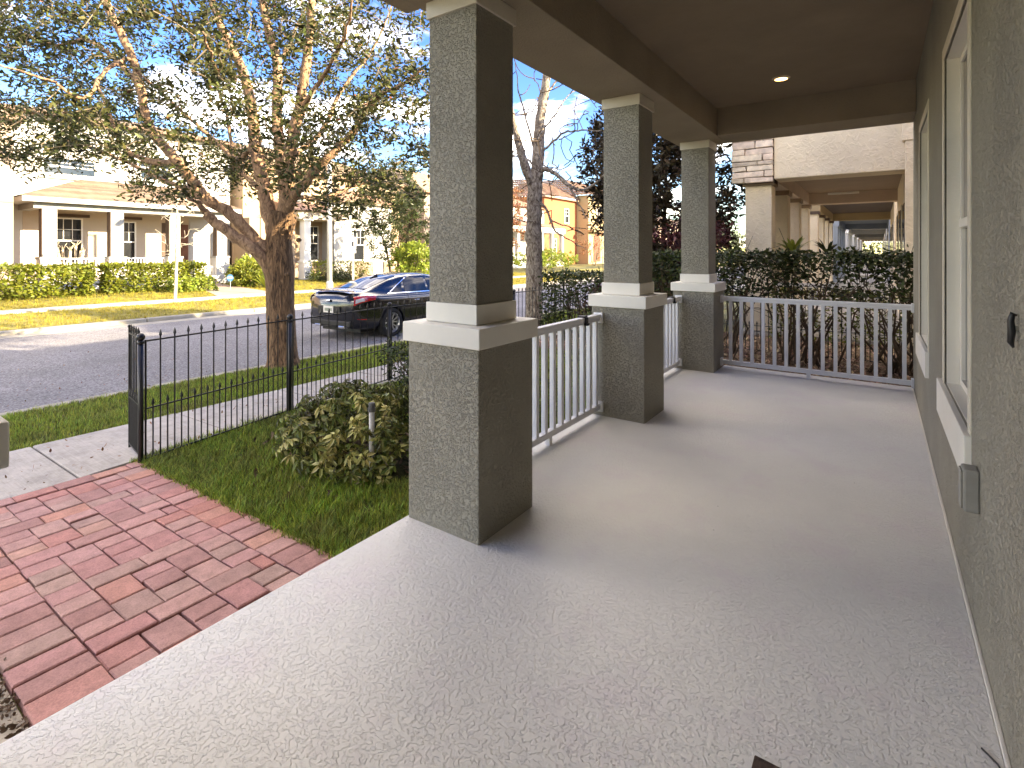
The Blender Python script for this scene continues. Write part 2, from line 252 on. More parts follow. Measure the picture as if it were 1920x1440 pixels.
# ------------------------------------------------------------------ building helpers
def tag(o, label=None, cat=None, group=None, kind=None):
    if label: o['label'] = label
    if cat: o['category'] = cat
    if group: o['group'] = group
    if kind: o['kind'] = kind
    return o
def empty(name, loc=(0, 0, 0), rz=0, label=None, cat=None, group=None):
    o = bpy.data.objects.new(name, None); COL.objects.link(o); o.location = loc; o.rotation_euler = (0, 0, rz); o.empty_display_size = .1
    return tag(o, label, cat, group)
def wloc(o):
    v = Vector((0, 0, 0))
    while o: v += Vector(o.location); o = o.parent
    return v
class MB:
    def __init__(s): s.v = []; s.f = []
    def quad(s, *p):
        n = len(s.v); s.v += [tuple(q) for q in p]; s.f.append(tuple(range(n, n + len(p)))); return s
    def box(s, x0, x1, y0, y1, z0, z1):
        n = len(s.v)
        s.v += [(x0, y0, z0), (x1, y0, z0), (x1, y1, z0), (x0, y1, z0), (x0, y0, z1), (x1, y0, z1), (x1, y1, z1), (x0, y1, z1)]
        s.f += [tuple(n + i for i in q) for q in ((0, 3, 2, 1), (4, 5, 6, 7), (0, 1, 5, 4), (1, 2, 6, 5), (2, 3, 7, 6), (3, 0, 4, 7))]; return s
    def prism(s, poly, z0, z1):
        """poly: xy list ccw; z0/z1 numbers or lists"""
        n = len(s.v); k = len(poly)
        Z0 = z0 if isinstance(z0, (list, tuple)) else [z0] * k; Z1 = z1 if isinstance(z1, (list, tuple)) else [z1] * k
        s.v += [(x, y, a) for (x, y), a in zip(poly, Z0)] + [(x, y, a) for (x, y), a in zip(poly, Z1)]
        s.f += [tuple(n + k - 1 - i for i in range(k)), tuple(n + k + i for i in range(k))]
        s.f += [(n + i, n + (i + 1) % k, n + k + (i + 1) % k, n + k + i) for i in range(k)]; return s
    def tube(s, pts, rad, seg=8, cap=True):
        pts = [Vector(p) for p in pts]; k = len(pts)
        if not hasattr(rad, '__len__'): rad = [rad] * k
        n0 = len(s.v); ref = None
        for i, p in enumerate(pts):
            d = (pts[min(i + 1, k - 1)] - pts[max(i - 1, 0)])
            if d.length < 1e-9: d = Vector((0, 0, 1))
            d.normalize()
            if ref is None: ref = Vector((1, 0, 0)) if abs(d.x) < .8 else Vector((0, 1, 0))
            a = (ref - d * ref.dot(d)).normalized(); ref = a; b = d.cross(a)
            for j in range(seg):
                t = 2 * math.pi * j / seg; q = p + (a * math.cos(t) + b * math.sin(t)) * rad[i]; s.v.append(tuple(q))
        for i in range(k - 1):
            for j in range(seg):
                a0 = n0 + i * seg + j; a1 = n0 + i * seg + (j + 1) % seg; s.f.append((a0, a1, a1 + seg, a0 + seg))
        if cap:
            s.f.append(tuple(n0 + seg - 1 - j for j in range(seg))); s.f.append(tuple(n0 + (k - 1) * seg + j for j in range(seg)))
        return s
    def ball(s, c, r, seg=8, rings=6, sz=1.0):
        n0 = len(s.v); c = Vector(c)
        for i in range(rings + 1):
            ph = math.pi * i / rings
            for j in range(seg):
                t = 2 * math.pi * j / seg; s.v.append((c.x + r * math.sin(ph) * math.cos(t), c.y + r * math.sin(ph) * math.sin(t), c.z - r * sz * math.cos(ph)))
        for i in range(rings):
            for j in range(seg):
                a0 = n0 + i * seg + j; a1 = n0 + i * seg + (j + 1) % seg; s.f.append((a0, a1, a1 + seg, a0 + seg))
        return s
    def build(s, name, m, parent=None, bevel=0, smooth=False, local=False, label=None, kind=None):
        me = bpy.data.meshes.new(name); v = np.array(s.v, dtype=float).reshape(-1, 3)
        if parent is not None and not local: v = v - np.array(wloc(parent))
        me.from_pydata(v.tolist(), [], s.f); me.update()
        if m: me.materials.append(M[m] if isinstance(m, str) else m)
        o = bpy.data.objects.new(name, me); COL.objects.link(o)
        if parent is not None: o.parent = parent
        if smooth:
            me.polygons.foreach_set('use_smooth', [True] * len(me.polygons))
        if bevel:
            b = o.modifiers.new('bevel', 'BEVEL'); b.width = bevel; b.segments = 2; b.limit_method = 'ANGLE'
        return tag(o, label, None, None, kind)
def fastmesh(name, V, nper, m, parent=None, kind=None):
    """V: (n*nper,3) array, faces consecutive nper verts"""
    V = np.asarray(V, dtype=np.float32).reshape(-1, 3)
    if parent is not None: V = V - np.array(wloc(parent), dtype=np.float32)
    nf = len(V) // nper
    me = bpy.data.meshes.new(name); me.vertices.add(len(V)); me.vertices.foreach_set('co', V.ravel())
    me.loops.add(nf * nper); me.loops.foreach_set('vertex_index', np.arange(nf * nper, dtype=np.int32))
    me.polygons.add(nf); me.polygons.foreach_set('loop_start', np.arange(0, nf * nper, nper, dtype=np.int32)); me.polygons.foreach_set('loop_total', np.full(nf, nper, dtype=np.int32))
    me.update(calc_edges=True); me.materials.append(M[m])
    o = bpy.data.objects.new(name, me); COL.objects.link(o)
    if parent is not None: o.parent = parent
    return tag(o, kind=kind)
rg = np.random.default_rng(7)
random.seed(7)
def leaves(P, size, asp=.38, up=.35, rng=rg, dirs=None):
    """pointed leaf faces (6-gon flat) at points P; returns (n*6,3)"""
    n = len(P); P = np.asarray(P)
    d = rng.normal(size=(n, 3)); d[:, 2] *= .6
    if dirs is not None: d = d * .6 + dirs
    d /= np.linalg.norm(d, axis=1)[:, None] + 1e-9
    u = rng.normal(size=(n, 3)) + np.array([0, 0, up * 2]); s = np.cross(d, u); s /= np.linalg.norm(s, axis=1)[:, None] + 1e-9
    L_ = size * rng.uniform(.65, 1.25, n)[:, None]; w = L_ * asp / 2; nn = np.cross(d, s) * L_ * .12
    out = np.stack([P, P + d * L_ * .3 + s * w, P + d * L_ * .7 + s * w * .8 - nn * .4, P + d * L_ - nn, P + d * L_ * .7 - s * w * .8 - nn * .4, P + d * L_ * .3 - s * w], axis=1)
    return out.reshape(-1, 3)

# ------------------------------------------------------------------ terrain profile across the street
PX = [-300, -60, -30, -26, -20, -16.62, -16.6, -16.45, -16.44, -12.3, -8.16, -8.15, -8.0, -5.8, -4.6, -2.2, 50]
PZ = [.0, .0, .0, -.05, -.25, -.32, -.32, -.32, -.44, -.37, -.44, -.32, -.32, -.17, -.14, -.06, -.06]
def zg(X): return float(np.interp(X, PX, PZ))
fx, fy, rx_, ry_ = -math.sin(TH), math.cos(TH), math.cos(TH), math.sin(TH)
F = 978.8
def at(px, py, depth):
    """place where the photograph shows pixel (px,py) at the given distance in metres along the view"""
    u = (px - 960) / F * depth; v = -(py - 472.5) / F * depth
    return Vector((fx * depth + u * rx_, fy * depth + u * ry_, CAMZ + v))
def pix(P):
    P = np.atleast_2d(P); d = P[:, 0] * fx + P[:, 1] * fy; u = P[:, 0] * rx_ + P[:, 1] * ry_
    return 960 + F * u / d, 472.5 - F * (P[:, 2] - CAMZ) / d, d

# ground sheet: soil under everything
g = MB()
xs = [-900, -300, -60, -30, -26, -20, -16.62, -16.5, -16.49, -8.11, -8.1, -7.9, -5.8, -4.6, -2.2, 50, 900]; zs = [0, 0, 0, 0, -.05, -.25, -.33, -.34, -.6, -.6, -.34, -.33, -.18, -.15, -.075, -.075, -.075]
ys = [-900, -100, -30, 0, 10, 20, 40, 100, 900]
for i in range(len(xs) - 1):
    for j in range(len(ys) - 1):
        g.quad((xs[i], ys[j], zs[i] - .012), (xs[i + 1], ys[j], zs[i + 1] - .012), (xs[i + 1], ys[j + 1], zs[i + 1] - .012), (xs[i], ys[j + 1], zs[i] - .012))
g.build('ground', 'soil', kind='structure')
g = MB()
rxs = np.linspace(-16.44, -8.16, 15)
for i in range(14):
    a, b = rxs[i], rxs[i + 1]
    g.quad((a, -120, zg(a)), (b, -120, zg(b)), (b, 300, zg(b)), (a, 300, zg(a)))
g.build('road', 'asphalt', kind='structure')
for nm, a, b in (('kerb', -16.62, -16.44), ('kerb', -8.16, -7.98)):
    k = MB(); y = -60
    while y < 160:
        k.box(a, b, y, y + 2.98, -.6, -.322 + random.uniform(-.002, .002)); y += 3
    k.build(nm, 'kerb_concrete', bevel=.03, kind='structure')
for a, b in ((-20.03, -16.64), (-27.0, -20.97)):
    MB().quad((a, -40, zg(a) - .004), (b, -40, zg(b) - .004), (b, 120, zg(b) - .004), (a, 120, zg(a) - .004)).build('far_verge', 'turf_dry', kind='structure')
g = MB()
g.box(-16.43, -15.95, -60, 160, -.7, -.428); g.build('gutter', 'kerb_concrete', kind='structure')
g = MB(); g.box(-8.47, -8.17, -60, 160, -.7, -.430); g.build('gutter', 'kerb_concrete', kind='structure')

# near sidewalk, one slab per joint
sw = empty('sidewalk', (-5.3, 2, -.2)); sw['kind'] = 'structure'
NX = [(-30, -4.72), (0, -4.75), (1.7, -4.76), (2.6, -4.94), (3.4, -5.0), (5, -5.02), (160, -5.05)]
def nx(y): return float(np.interp(y, [a for a, _ in NX], [b for _, b in NX]))
J = [1.30 + 1.13 * k for k in range(-8, 26)]
for a, b in zip(J, J[1:]):
    e = .006; x1a, x1b = nx(a + e), nx(b - e)
    zf, zn = -.165, -.142; dz = random.uniform(-.003, .003)
    MB().prism([(-5.95, a + e), (x1a, a + e), (x1b, b - e), (-5.95, b - e)], -.3, [zf + dz, zn + dz, zn + dz, zf + dz]).build('slab', 'sidewalk_concrete', sw, bevel=.008)
sw2 = empty('far_sidewalk', (-20.5, 8, -.3)); sw2['kind'] = 'structure'
for k in range(34):
    a = -10 + k * 1.5; MB().box(-20.95, -20.05, a, a + 1.49, -.4, -.205).build('slab', 'sidewalk_concrete', sw2)
g = MB(); g.prism([(-26.4, 11.4), (-20.96, 10.0), (-20.96, 12.3), (-26.4, 12.6)], -.3, [-.02, -.2, -.2, -.02]); g.build('far_path', 'wall_pink', kind='structure')

# brick walkway between porch and gate
pv = empty('paver_walkway', (-3.4, 1.1, -.1)); pv['kind'] = 'structure'
MB().prism([(-4.74, .51), (-2.205, .51), (-2.205, 1.67), (-4.74, 1.67)], -.3, [-.155, -.085, -.085, -.155]).build('sand_bed', 'bark_dark', pv)
def brick(x0, x1, y0, y1):
    gp = .0034; zt = lambda x: float(np.interp(x, [-4.74, -2.2], [-.134, -.050])) 
    dz = random.uniform(-.003, .003); ti = random.uniform(-.003, .003); q = lambda: random.uniform(-.0025, .0025)
    x0 += gp + q(); x1 -= gp + q(); y0 += gp + q(); y1 -= gp + q()
    c = .0055
    b = MB(); n = 0
    z = [zt(x0) + dz - ti, zt(x1) + dz + ti, zt(x1) + dz + ti, zt(x0) + dz - ti]
    P0 = [(x0, y0), (x1, y0), (x1, y1), (x0, y1)]; P1 = [(x0 + c, y0 + c), (x1 - c, y0 + c), (x1 - c, y1 - c), (x0 + c, y1 - c)]
    b.v += [(x, y, -.2) for x, y in P0] + [(x, y, a - c * .8) for (x, y), a in zip(P0, z)] + [(x, y, a) for (x, y), a in zip(P1, z)]
    for k in (0, 4):
        for i in range(4): b.f.append((k + i, k + (i + 1) % 4, k + 4 + (i + 1) % 4, k + 4 + i))
    b.f.append((8, 9, 10, 11)); b.build('brick', 'brick', pv)
def cbrick(x0, x1, y0, y1):
    x0, x1 = max(x0, -4.60), min(x1, -2.202)
    if x1 - x0 > .02: brick(x0, x1, y0, y1)
for (ya, yb) in ((.50, .725), (1.475, 1.67)):      # soldier borders, left and right
    x = -2.26 if ya < 1 else -2.28
    cbrick(x, -2.0, ya, yb)
    while x > -4.6:
        w_ = random.uniform(.134, .139); cbrick(x - w_, x, ya, yb); x -= w_
xl = -1.955
while xl > -4.7:                                    # bands: three small or two large pavers side by side, then a course of long ones
    c5 = .15
    for q in range(5):
        y0 = .725 + q * c5
        if q % 2 == 0:
            for k in range(3): cbrick(xl - .525 + .13 * k, xl - .525 + .13 * (k + 1), y0, y0 + c5)
        else:
            for k in range(2): cbrick(xl - .525 + .195 * k, xl - .525 + .195 * (k + 1), y0, y0 + c5)
    for (a, b_) in ((0, .225), (.225, .45), (.45, .675), (.675, .75)) if random.random() < .5 else ((0, .15), (.15, .375), (.375, .60), (.60, .75)): cbrick(xl - .135, xl, .725 + a, .725 + b_)
    xl -= .525
y = .50
while y < 1.60:
    e = min(y + .215, 1.67); brick(-4.735, -4.60, y, e); y = e
# sand strip left of the walkway
g = MB(); g.prism([(-4.72, -.9), (-2.205, -.9), (-2.205, .495), (-4.72, .495)], -.3, [-.14, -.07, -.07, -.14]); g.build('sand_strip', 'sand', kind='structure')
P = np.stack([rg.uniform(-2.9, -2.21, 260), rg.normal(.47, .02, 260), np.full(260, -.065)], 1)
P2 = np.stack([rg.uniform(-2.45, -2.21, 60), rg.uniform(.2, .35, 60), np.full(60, -.062)], 1)
fastmesh('mulch_chips', leaves(np.vstack([P, P2]), .017, .7), 6, 'mulch', kind='stuff')
tag(bpy.data.objects['mulch_chips'], 'brown bark chips along the left edge of the brick walkway', 'mulch')

# porch floor slab
g = MB(); g.box(-2.2, .312, -5.2, 7.3, -.35, 0); g.build('porch_floor', 'floor_paint', bevel=.012, kind='structure')
g = MB(); g.box(.303, .3165, -5.2, 7.2, .001, .009); g.build('floor_bead', 'trim_white', bevel=.003, kind='structure')

# ------------------------------------------------------------------ our house
house = empty('porch_house', (.3, 1, 0), label='olive stucco house with the covered porch in the foreground', cat='house')
YC = -1.9234; XI = -1.6694
PS, SH, CP, BD = .5084, .345, .5553, .3709
XM = XI - PS / 2
def pier(y0):
    n = y0 + PS / 2; p = MB(); h = PS / 2; p.box(XM - h, XM + h, n - h, n + h, -.06, 1.0); p0 = p.build('pier', 'stucco_olive', house, bevel=.006)
    s = MB(); h = SH / 2; s.box(XM - h, XM + h, n - h, n + h, 1.2, 2.85); s.build('shaft', 'stucco_olive', p0, bevel=.006)
    c = MB(); h = CP / 2; c.box(XM - h, XM + h, n - h, n + h, 1.001, 1.108); c.build('cap', 'trim_white', p0, bevel=.005)
    c = MB(); h = BD / 2; c.box(XM - h, XM + h, n - h, n + h, 1.110, 1.217); c.build('band', 'trim_white', p0, bevel=.004)
    c = MB(); c.box(XM - h, XM + h, n - h, n + h, 2.823, 2.919); c.build('capital', 'trim_cream', p0, bevel=.004)
for y0 in (-4.8, -2.5, -.21, 2.084, 4.391, 6.737): pier(y0)
# wall with two window openings
WX = .317
wins = [(2.94, 3.935, .735, 2.62), (5.15, 6.12, .735, 2.60)]
w = MB()
ycuts = [-5.5, wins[0][0], wins[0][1], wins[1][0], wins[1][1], 7.25]
for i in range(5):
    a, b = ycuts[i], ycuts[i + 1]
    if i in (1, 3):
        z0, z1 = wins[i // 2][2], wins[i // 2][3]
        w.box(WX, WX + .25, a, b, -.3, z0); w.box(WX, WX + .25, a, b, z1, 5.0)
    else: w.box(WX, WX + .25, a, b, -.3, 5.0)
w.build('wall', 'stucco_olive', house)
w = MB(); w.box(WX + .25, 12, -5.5, 7.25, -.3, 5.0); w.f = w.f; 
# outer shell of the rooms behind the front wall (hollow: side, rear and deck walls)
w = MB(); w.box(WX + .25, 12, 7.05, 7.25, -.3, 5.0); w.box(WX + .25, 12, -5.5, -5.3, -.3, 5.0); w.box(11.8, 12, -5.3, 7.05, -.3, 5.0); w.box(WX + .25, 11.8, -5.3, 7.05, 2.9, 3.1); w.build('side_wall', 'stucco_olive', house)
r = MB(); r.prism([(-.15, -5.8), (12.4, -5.8), (12.4, 7.6), (-.15, 7.6)], 5.0, 5.18); r.build('roof', 'shingle', house)
r = MB(); rv = [(-.15, -5.8, 5.18), (12.4, -5.8, 5.18), (12.4, 7.6, 5.18), (-.15, 7.6, 5.18), (6.1, -2, 7.0), (6.1, 3.8, 7.0)]
r.quad(rv[0], rv[1], rv[4]).quad(rv[1], rv[2], rv[5], rv[4]).quad(rv[2], rv[3], rv[5]).quad(rv[3], rv[0], rv[4], rv[5]); r.build('hip_roof', 'shingle', house)
b = MB(); b.box(-2.195, -1.615, -5.4, 7.215, 2.921, 3.35); b.build('beam', 'stucco_beam', house, bevel=.006)
b = MB(); b.box(-1.612, WX - .002, 6.67, 7.215, 2.921, 3.35); b.build('end_beam', 'stucco_beam', house, bevel=.006)
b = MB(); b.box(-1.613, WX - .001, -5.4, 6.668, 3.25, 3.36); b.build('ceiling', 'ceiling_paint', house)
b = MB(); b.prism([(-2.3, -5.5), (.31, -5.5), (.31, 7.3), (-2.3, 7.3)], 3.37, [3.45, 4.2, 4.2, 3.45]); b.build('porch_roof', 'shingle', house)
b = MB(); b.box(-2.92, -2.2, -1.0, 2.78, 3.30, 3.5); b.build('eave', 'stucco_beam', house, bevel=.01)
b = MB(); b.box(-1.6, WX - .01, -5.4, -5.2, 0, 3.2); b.build('entry_wall', 'stucco_olive', house)
# windows: recessed single hung with white surround and apron
for wi, (a, b_, z0, z1) in enumerate(wins):
    t = MB(); tw = .07; f0, f1 = WX - .006, WX + .008
    t.box(f0, f1, a - tw, a, z0, z1 + tw); t.box(f0, f1, b_, b_ + tw, z0, z1 + tw); t.box(f0, f1, a, b_, z1, z1 + tw)
    win = t.build('window', 'trim_cream', house, bevel=.003)
    s = MB(); s.box(WX - .025, WX + .01, a - tw - .0, b_ + tw + .1, z0 - .20, z0 - .002); s.build('sill', 'trim_white', win, bevel=.004)
    j = MB(); e = .004
    j.box(WX + .009, WX + .16, a - .02, a + e, z0, z1); j.box(WX + .009, WX + .16, b_ - e, b_ + .02, z0, z1); j.box(WX + .009, WX + .16, a + e, b_ - e, z1 - e, z1 + .02); j.box(WX + .009, WX + .16, a + e, b_ - e, z0 - .02, z0 + e); j.build('jamb', 'trim_white', win)
    q = MB(); fx0, fx1 = WX + .068, WX + .12; fw = .035; zm = 1.66; A, B, C0, C1 = a + .005, b_ - .005, z0 + .005, z1 - .005
    q.box(fx0, fx1, A, A + fw, C0, C1); q.box(fx0, fx1, B - fw, B, C0, C1); q.box(fx0, fx1, A + fw, B - fw, C0, C0 + fw); q.box(fx0, fx1, A + fw, B - fw, C1 - fw, C1); q.box(fx0 - .01, fx1, A + fw, B - fw, zm - .025, zm + .025)
    q.build('frame', 'trim_white', win, bevel=.003)
    p = MB(); p.box(fx0 + .02, fx0 + .026, A + fw, B - fw, C0 + fw, zm - .025); p.build('lower_pane', 'glass_dark', win)
    p = MB(); p.box(fx0 + .012, fx0 + .018, A + fw, B - fw, zm + .025, C1 - fw); p.build('upper_pane', 'glass_shade', win)

# ceiling downlight
dl = empty('downlight', (-.8, 5.86, 3.25), label='small warm recessed light glowing in the porch ceiling', cat='light')
t = MB(); n = 28
for i in range(n):
    a0, a1 = 2 * math.pi * i / n, 2 * math.pi * (i + 1) / n
    for (r0, r1, za, zb) in ((.058, .085, -.012, -.001), (.052, .058, .02, -.012)):
        t.quad((r0 * math.cos(a0), r0 * math.sin(a0), za), (r0 * math.cos(a1), r0 * math.sin(a1), za), (r1 * math.cos(a1), r1 * math.sin(a1), zb), (r1 * math.cos(a0), r1 * math.sin(a0), zb))
t.build('trim_ring', 'lamp_trim', dl, local=True)
t = MB(); t.prism([(.058 * math.cos(2 * math.pi * i / n), .058 * math.sin(2 * math.pi * i / n)) for i in range(n)], -.009, -.004); t.build('bulb', 'lamp_warm', dl, local=True)

# cover box, wall hook, door mat
c = empty('outlet_box', (WX, 2.68, .5), label='small grey weatherproof outlet cover low on the wall under the near window', cat='outlet box')
b = MB(); b.box(WX - .05, WX + .001, 2.64, 2.72, .50, .665); b.build('cover', 'box_grey', c, bevel=.008)
b = MB(); b.box(WX - .057, WX - .050, 2.648, 2.712, .51, .655); b.build('lid', 'box_grey', c, bevel=.003)
b = MB(); b.box(WX - .03, WX - .004, 2.72, 2.733, .61, .64); b.build('hinge', 'galv', c)
c = empty('wall_hook', (WX, 1.98, 1.28), label='black iron hook fixed on the olive wall at the right edge', cat='hook')
b = MB(); b.tube([(WX - .010, 1.985, 1.235), (WX - .016, 1.983, 1.25), (WX - .014, 1.98, 1.28), (WX - .016, 1.98, 1.31), (WX - .012, 1.978, 1.33), (WX - .004, 1.975, 1.325)], [.003, .008, .009, .008, .007, .003], 8); b.build('hook', 'black_iron', c, smooth=True)
b = MB(); b.box(WX - .012, WX + .001, 1.99, 2.005, 1.28, 1.295); b.build('screw_plate', 'trim_white', c)
b = MB(); b.box(-.30, .25, 1.0, 1.68, .0, .012); o = b.build('door_mat', 'mat_brown', bevel=.004); tag(o, 'brown door mat whose corner shows at the bottom edge of the photo', 'mat')
b = MB(); b.tube([(.30, 2.0, .012), (.285, 2.06, .006), (.255, 2.1, .005)], .003, 6); o = b.build('twig', 'black_iron'); tag(o, 'thin dark bent twig on the porch floor by the wall', 'twig')

# ------------------------------------------------------------------ white aluminium railings
def railing(p0, p1, nb, label, s0, s1, clip=None, foot=True):
    p0 = Vector(p0); p1 = Vector(p1); d = (p1 - p0); ln = d.length; ang = math.atan2(d.y, d.x)
    r = empty('railing', p0, ang, label, 'railing', 'white railings around the porch')
    b = MB(); b.box(0, ln, -.03, .03, .895, .932); b.build('top_rail', 'rail_white', r, bevel=.008, local=True)
    b = MB(); b.box(0, ln, -.022, .022, .872, .894); b.build('rail_channel', 'rail_white', r, local=True)
    b = MB(); b.box(0, ln, -.025, .025, .062, .112); b.build('bottom_rail', 'rail_white', r, bevel=.004, local=True)
    for k in range(nb):
        x = s0 + (s1 - s0) * k / (nb - 1); q = MB(); q.box(x - .019, x + .019, -.019, .019, .111, .873); q.build('baluster', 'rail_white', r, bevel=.002, local=True)
    for x in (.012, ln - .012):
        for z in (.06, .87):
            q = MB(); q.box(x - .012, x + .012, -.045, .045, z - .02, z + .075); q.build('bracket', 'rail_white', r, bevel=.003, local=True)
    if foot:
        q = MB(); q.box(ln / 2 - .02, ln / 2 + .02, -.02, .02, 0, .063); q.build('foot', 'rail_white', r, local=True)
    return r
railing((-2.10, 2.595, 0), (-2.10, 4.388, 0), 14, 'white railing between the nearest full pier and the middle pier', .08, 1.715)
railing((-2.10, 4.90, 0), (-2.10, 6.734, 0), 14, 'white railing glimpsed between the middle pier and the far pier', .09, 1.75)
railing((-1.667, 7.08, 0), (.316, 7.08, 0), 15, 'white end railing across the far end of the porch before the hedge', .12, 1.90)
for (y, lab) in ((4.06, 'black plastic clip on the top rail beside the middle pier'), (6.44, 'black plastic clip on the top rail beside the far pier')):
    c = empty('rail_clip', (-2.10, y, .93), label=lab, cat='clip')
    b = MB(); b.box(-2.135, -2.065, y - .03, y + .03, .933, .947); b.box(-2.067, -2.057, y - .022, y + .03, .87, .934); b.box(-2.075, -2.04, y - .02, y + .02, .865, .885); b.build('clamp', 'clip_black', c, bevel=.004)

# ------------------------------------------------------------------ black iron fence and gate
def picket(b, x, z0, z1, r=.0065):
    b.tube([(x, 0, z0), (x, 0, z1 - .05)], r, 4, cap=False)
    b.tube([(x, 0, z1 - .055), (x, 0, z1 - .045), (x, 0, z1 - .028), (x, 0, z1)], [r, r * 1.9, r * 1.5, .001], 6, cap=False)
def panel(root, p0, p1, nt, zt=.80, hgate=0):
    p0 = Vector(p0); p1 = Vector(p1); d = p1 - p0; ln = d.length; ang = math.atan2(d.y, d.x)
    L0 = Vector(root.location)
    def tr(b):
        c, s = math.cos(ang), math.sin(ang)
        b.v = [(p0.x + c * x - s * y, p0.y + s * x + c * y, p0.z + z) for x, y, z in b.v]; return b
    zb = -.0
    for z, th in ((.955, .006), (.425, .005), (.035, .006)):
        b = MB(); b.box(.0, ln, -.006, .006, z - th, z + th); tr(b).build('rail', 'black_iron', root)
    for k in range(nt + 1):
        x = ln * (k + .0) / nt
        if 0 < k < nt:
            b = MB(); picket(b, x, .03, 1.035); tr(b).build('picket', 'black_iron', root)
        if k < nt:
            b = MB(); picket(b, x + ln / nt / 2, .03, .50); tr(b).build('short_picket', 'black_iron', root)
def post(root, p, h=.99, r=.019):
    b = MB(); b.tube([(p[0], p[1], -.3), (p[0], p[1], p[2] + h - .03)], r, 10); b.tube([(p[0], p[1], p[2] + h - .055), (p[0], p[1], p[2] + h - .05), (p[0], p[1], p[2] + h - .03), (p[0], p[1], p[2] + h - .025)], [r, r * 1.3, r * 1.3, r * .6], 10)
    b.ball((p[0], p[1], p[2] + h), .031, 12, 8); b.build('post', 'black_iron', root, smooth=True)
FP = [(-4.68, 1.66, -.15), (-4.93, 3.07, -.155), (-5.11, 4.56, -.16), (-5.13, 5.98, -.16), (-5.15, 7.40, -.16), (-5.16, 8.82, -.16)]
fence = empty('iron_fence', FP[0], label='black iron picket fence along the front lawn beside the sidewalk', cat='fence')
for p in FP: post(fence, p)
for a, b_ in zip(FP, FP[1:]):
    a = Vector(a); b_ = Vector(b_); d = (b_ - a).normalized(); panel(fence, a + d * .035, b_ - d * .035, 12)
    for q in (a + d * .035, b_ - d * .035):
        m = MB(); m.tube([(q.x, q.y, q.z + .03), (q.x, q.y, q.z + .965)], .008, 5); m.build('end_bar', 'black_iron', fence)
G0, G1 = Vector((-4.71, 1.672, -.13)), Vector((-5.12, 1.735, -.15))
gate = empty('iron_gate', G0, label='narrow black iron gate standing open outward over the sidewalk', cat='gate')
panel(gate, G0, G1, 5)
for q, h in ((G0, .97), (G1, 1.02)):
    m = MB(); m.tube([(q.x, q.y, q.z + .02), (q.x, q.y, q.z + h)], .009, 6); m.ball((q.x, q.y, q.z + h + .01), .014, 8, 6); m.build('end_bar', 'black_iron', gate)
m = MB(); m.box(-4.72, -4.69, 1.655, 1.675, .30, .34); m.box(-4.72, -4.69, 1.655, 1.675, .70, .74); m.build('hinge', 'black_iron', gate)
# fence on the neighbour line behind the end hedge
f2 = empty('side_fence', (-2.5, 9.05, -.1), label='black iron picket fence running behind the hedge at the porch end', cat='fence')
for a, b_ in zip([-5.1, -3.67, -2.24, -.81, .62], [-3.67, -2.24, -.81, .62, 2.0]):
    post(f2, (a, 9.05, -.1)); panel(f2, (a + .03, 9.05, -.1), (b_ - .03, 9.05, -.1), 12)

# ------------------------------------------------------------------ trees
class Skel:
    """skeleton nodes for attaching twigs; collects tubes"""
    def __init__(s): s.P = []; s.R = []; s.mb = MB(); s.tw = MB()
    def limb(s, pts, r0, r1, seg=8, jit=.02, sub=6):
        pts = [Vector(p) for p in pts]; out = []; n = len(pts)
        for i in range(n - 1):
            a = pts[max(i - 1, 0)]; b = pts[i]; c = pts[i + 1]; d = pts[min(i + 2, n - 1)]
            for k in range(sub):
                t = k / sub; t2 = t * t; t3 = t2 * t
                out.append(.5 * ((2 * b) + (c - a) * t + (2 * a - 5 * b + 4 * c - d) * t2 + (3 * b - a - 3 * c + d) * t3) + Vector([random.gauss(0, jit) for _ in range(3)]))
        out.append(pts[-1]); m = len(out); rr = [r0 + (r1 - r0) * (i / (m - 1)) for i in range(m)]
        rr = [q * (1 + random.uniform(-.06, .08)) for q in rr]
        s.mb.tube(out, rr, seg); s.P += out; s.R += rr
    def grow(s, targets, rmax=.02, rmin=.003, seg=4, step=.12, wob=.25, droop=0.0):
        P = np.array([tuple(p) for p in s.P]); Rr = np.array(s.R); ends = []
        targets = np.asarray(targets)
        d0 = np.array([np.min(np.sum((P - t) ** 2, 1)) for t in targets]); targets = targets[np.argsort(d0)]
        cap = len(P) + len(targets) * 40; PP = np.zeros((cap, 3)); RR = np.zeros(cap); n = len(P); PP[:n] = P; RR[:n] = Rr
        for t in targets:
            d2 = np.sum((PP[:n] - t) ** 2, 1); i = int(np.argmin(d2)); a = PP[i]; D = math.sqrt(d2[i])
            if D < .03: continue
            k = max(2, int(D / step)); r0 = min(rmax, RR[i] * .7, rmin + .012 * D); mid = (a + t) / 2 + rg.normal(size=3) * D * wob * .4 + np.array([0, 0, droop * D])
            pts = []; 
            for q in range(k + 1):
                u = q / k; pts.append((1 - u) ** 2 * a + 2 * u * (1 - u) * mid + u * u * t)
            rr = [max(rmin, r0 * (1 - .7 * q / k)) for q in range(k + 1)]
            s.tw.tube(pts, rr, seg, cap=False)
            m = min(k, cap - n - 1)
            for q in range(1, m + 1): PP[n] = pts[q]; RR[n] = rr[q]; n += 1
            dd = pts[-1] - pts[-2]; ends.append((pts[-1], dd / (np.linalg.norm(dd) + 1e-9), D))
        return ends

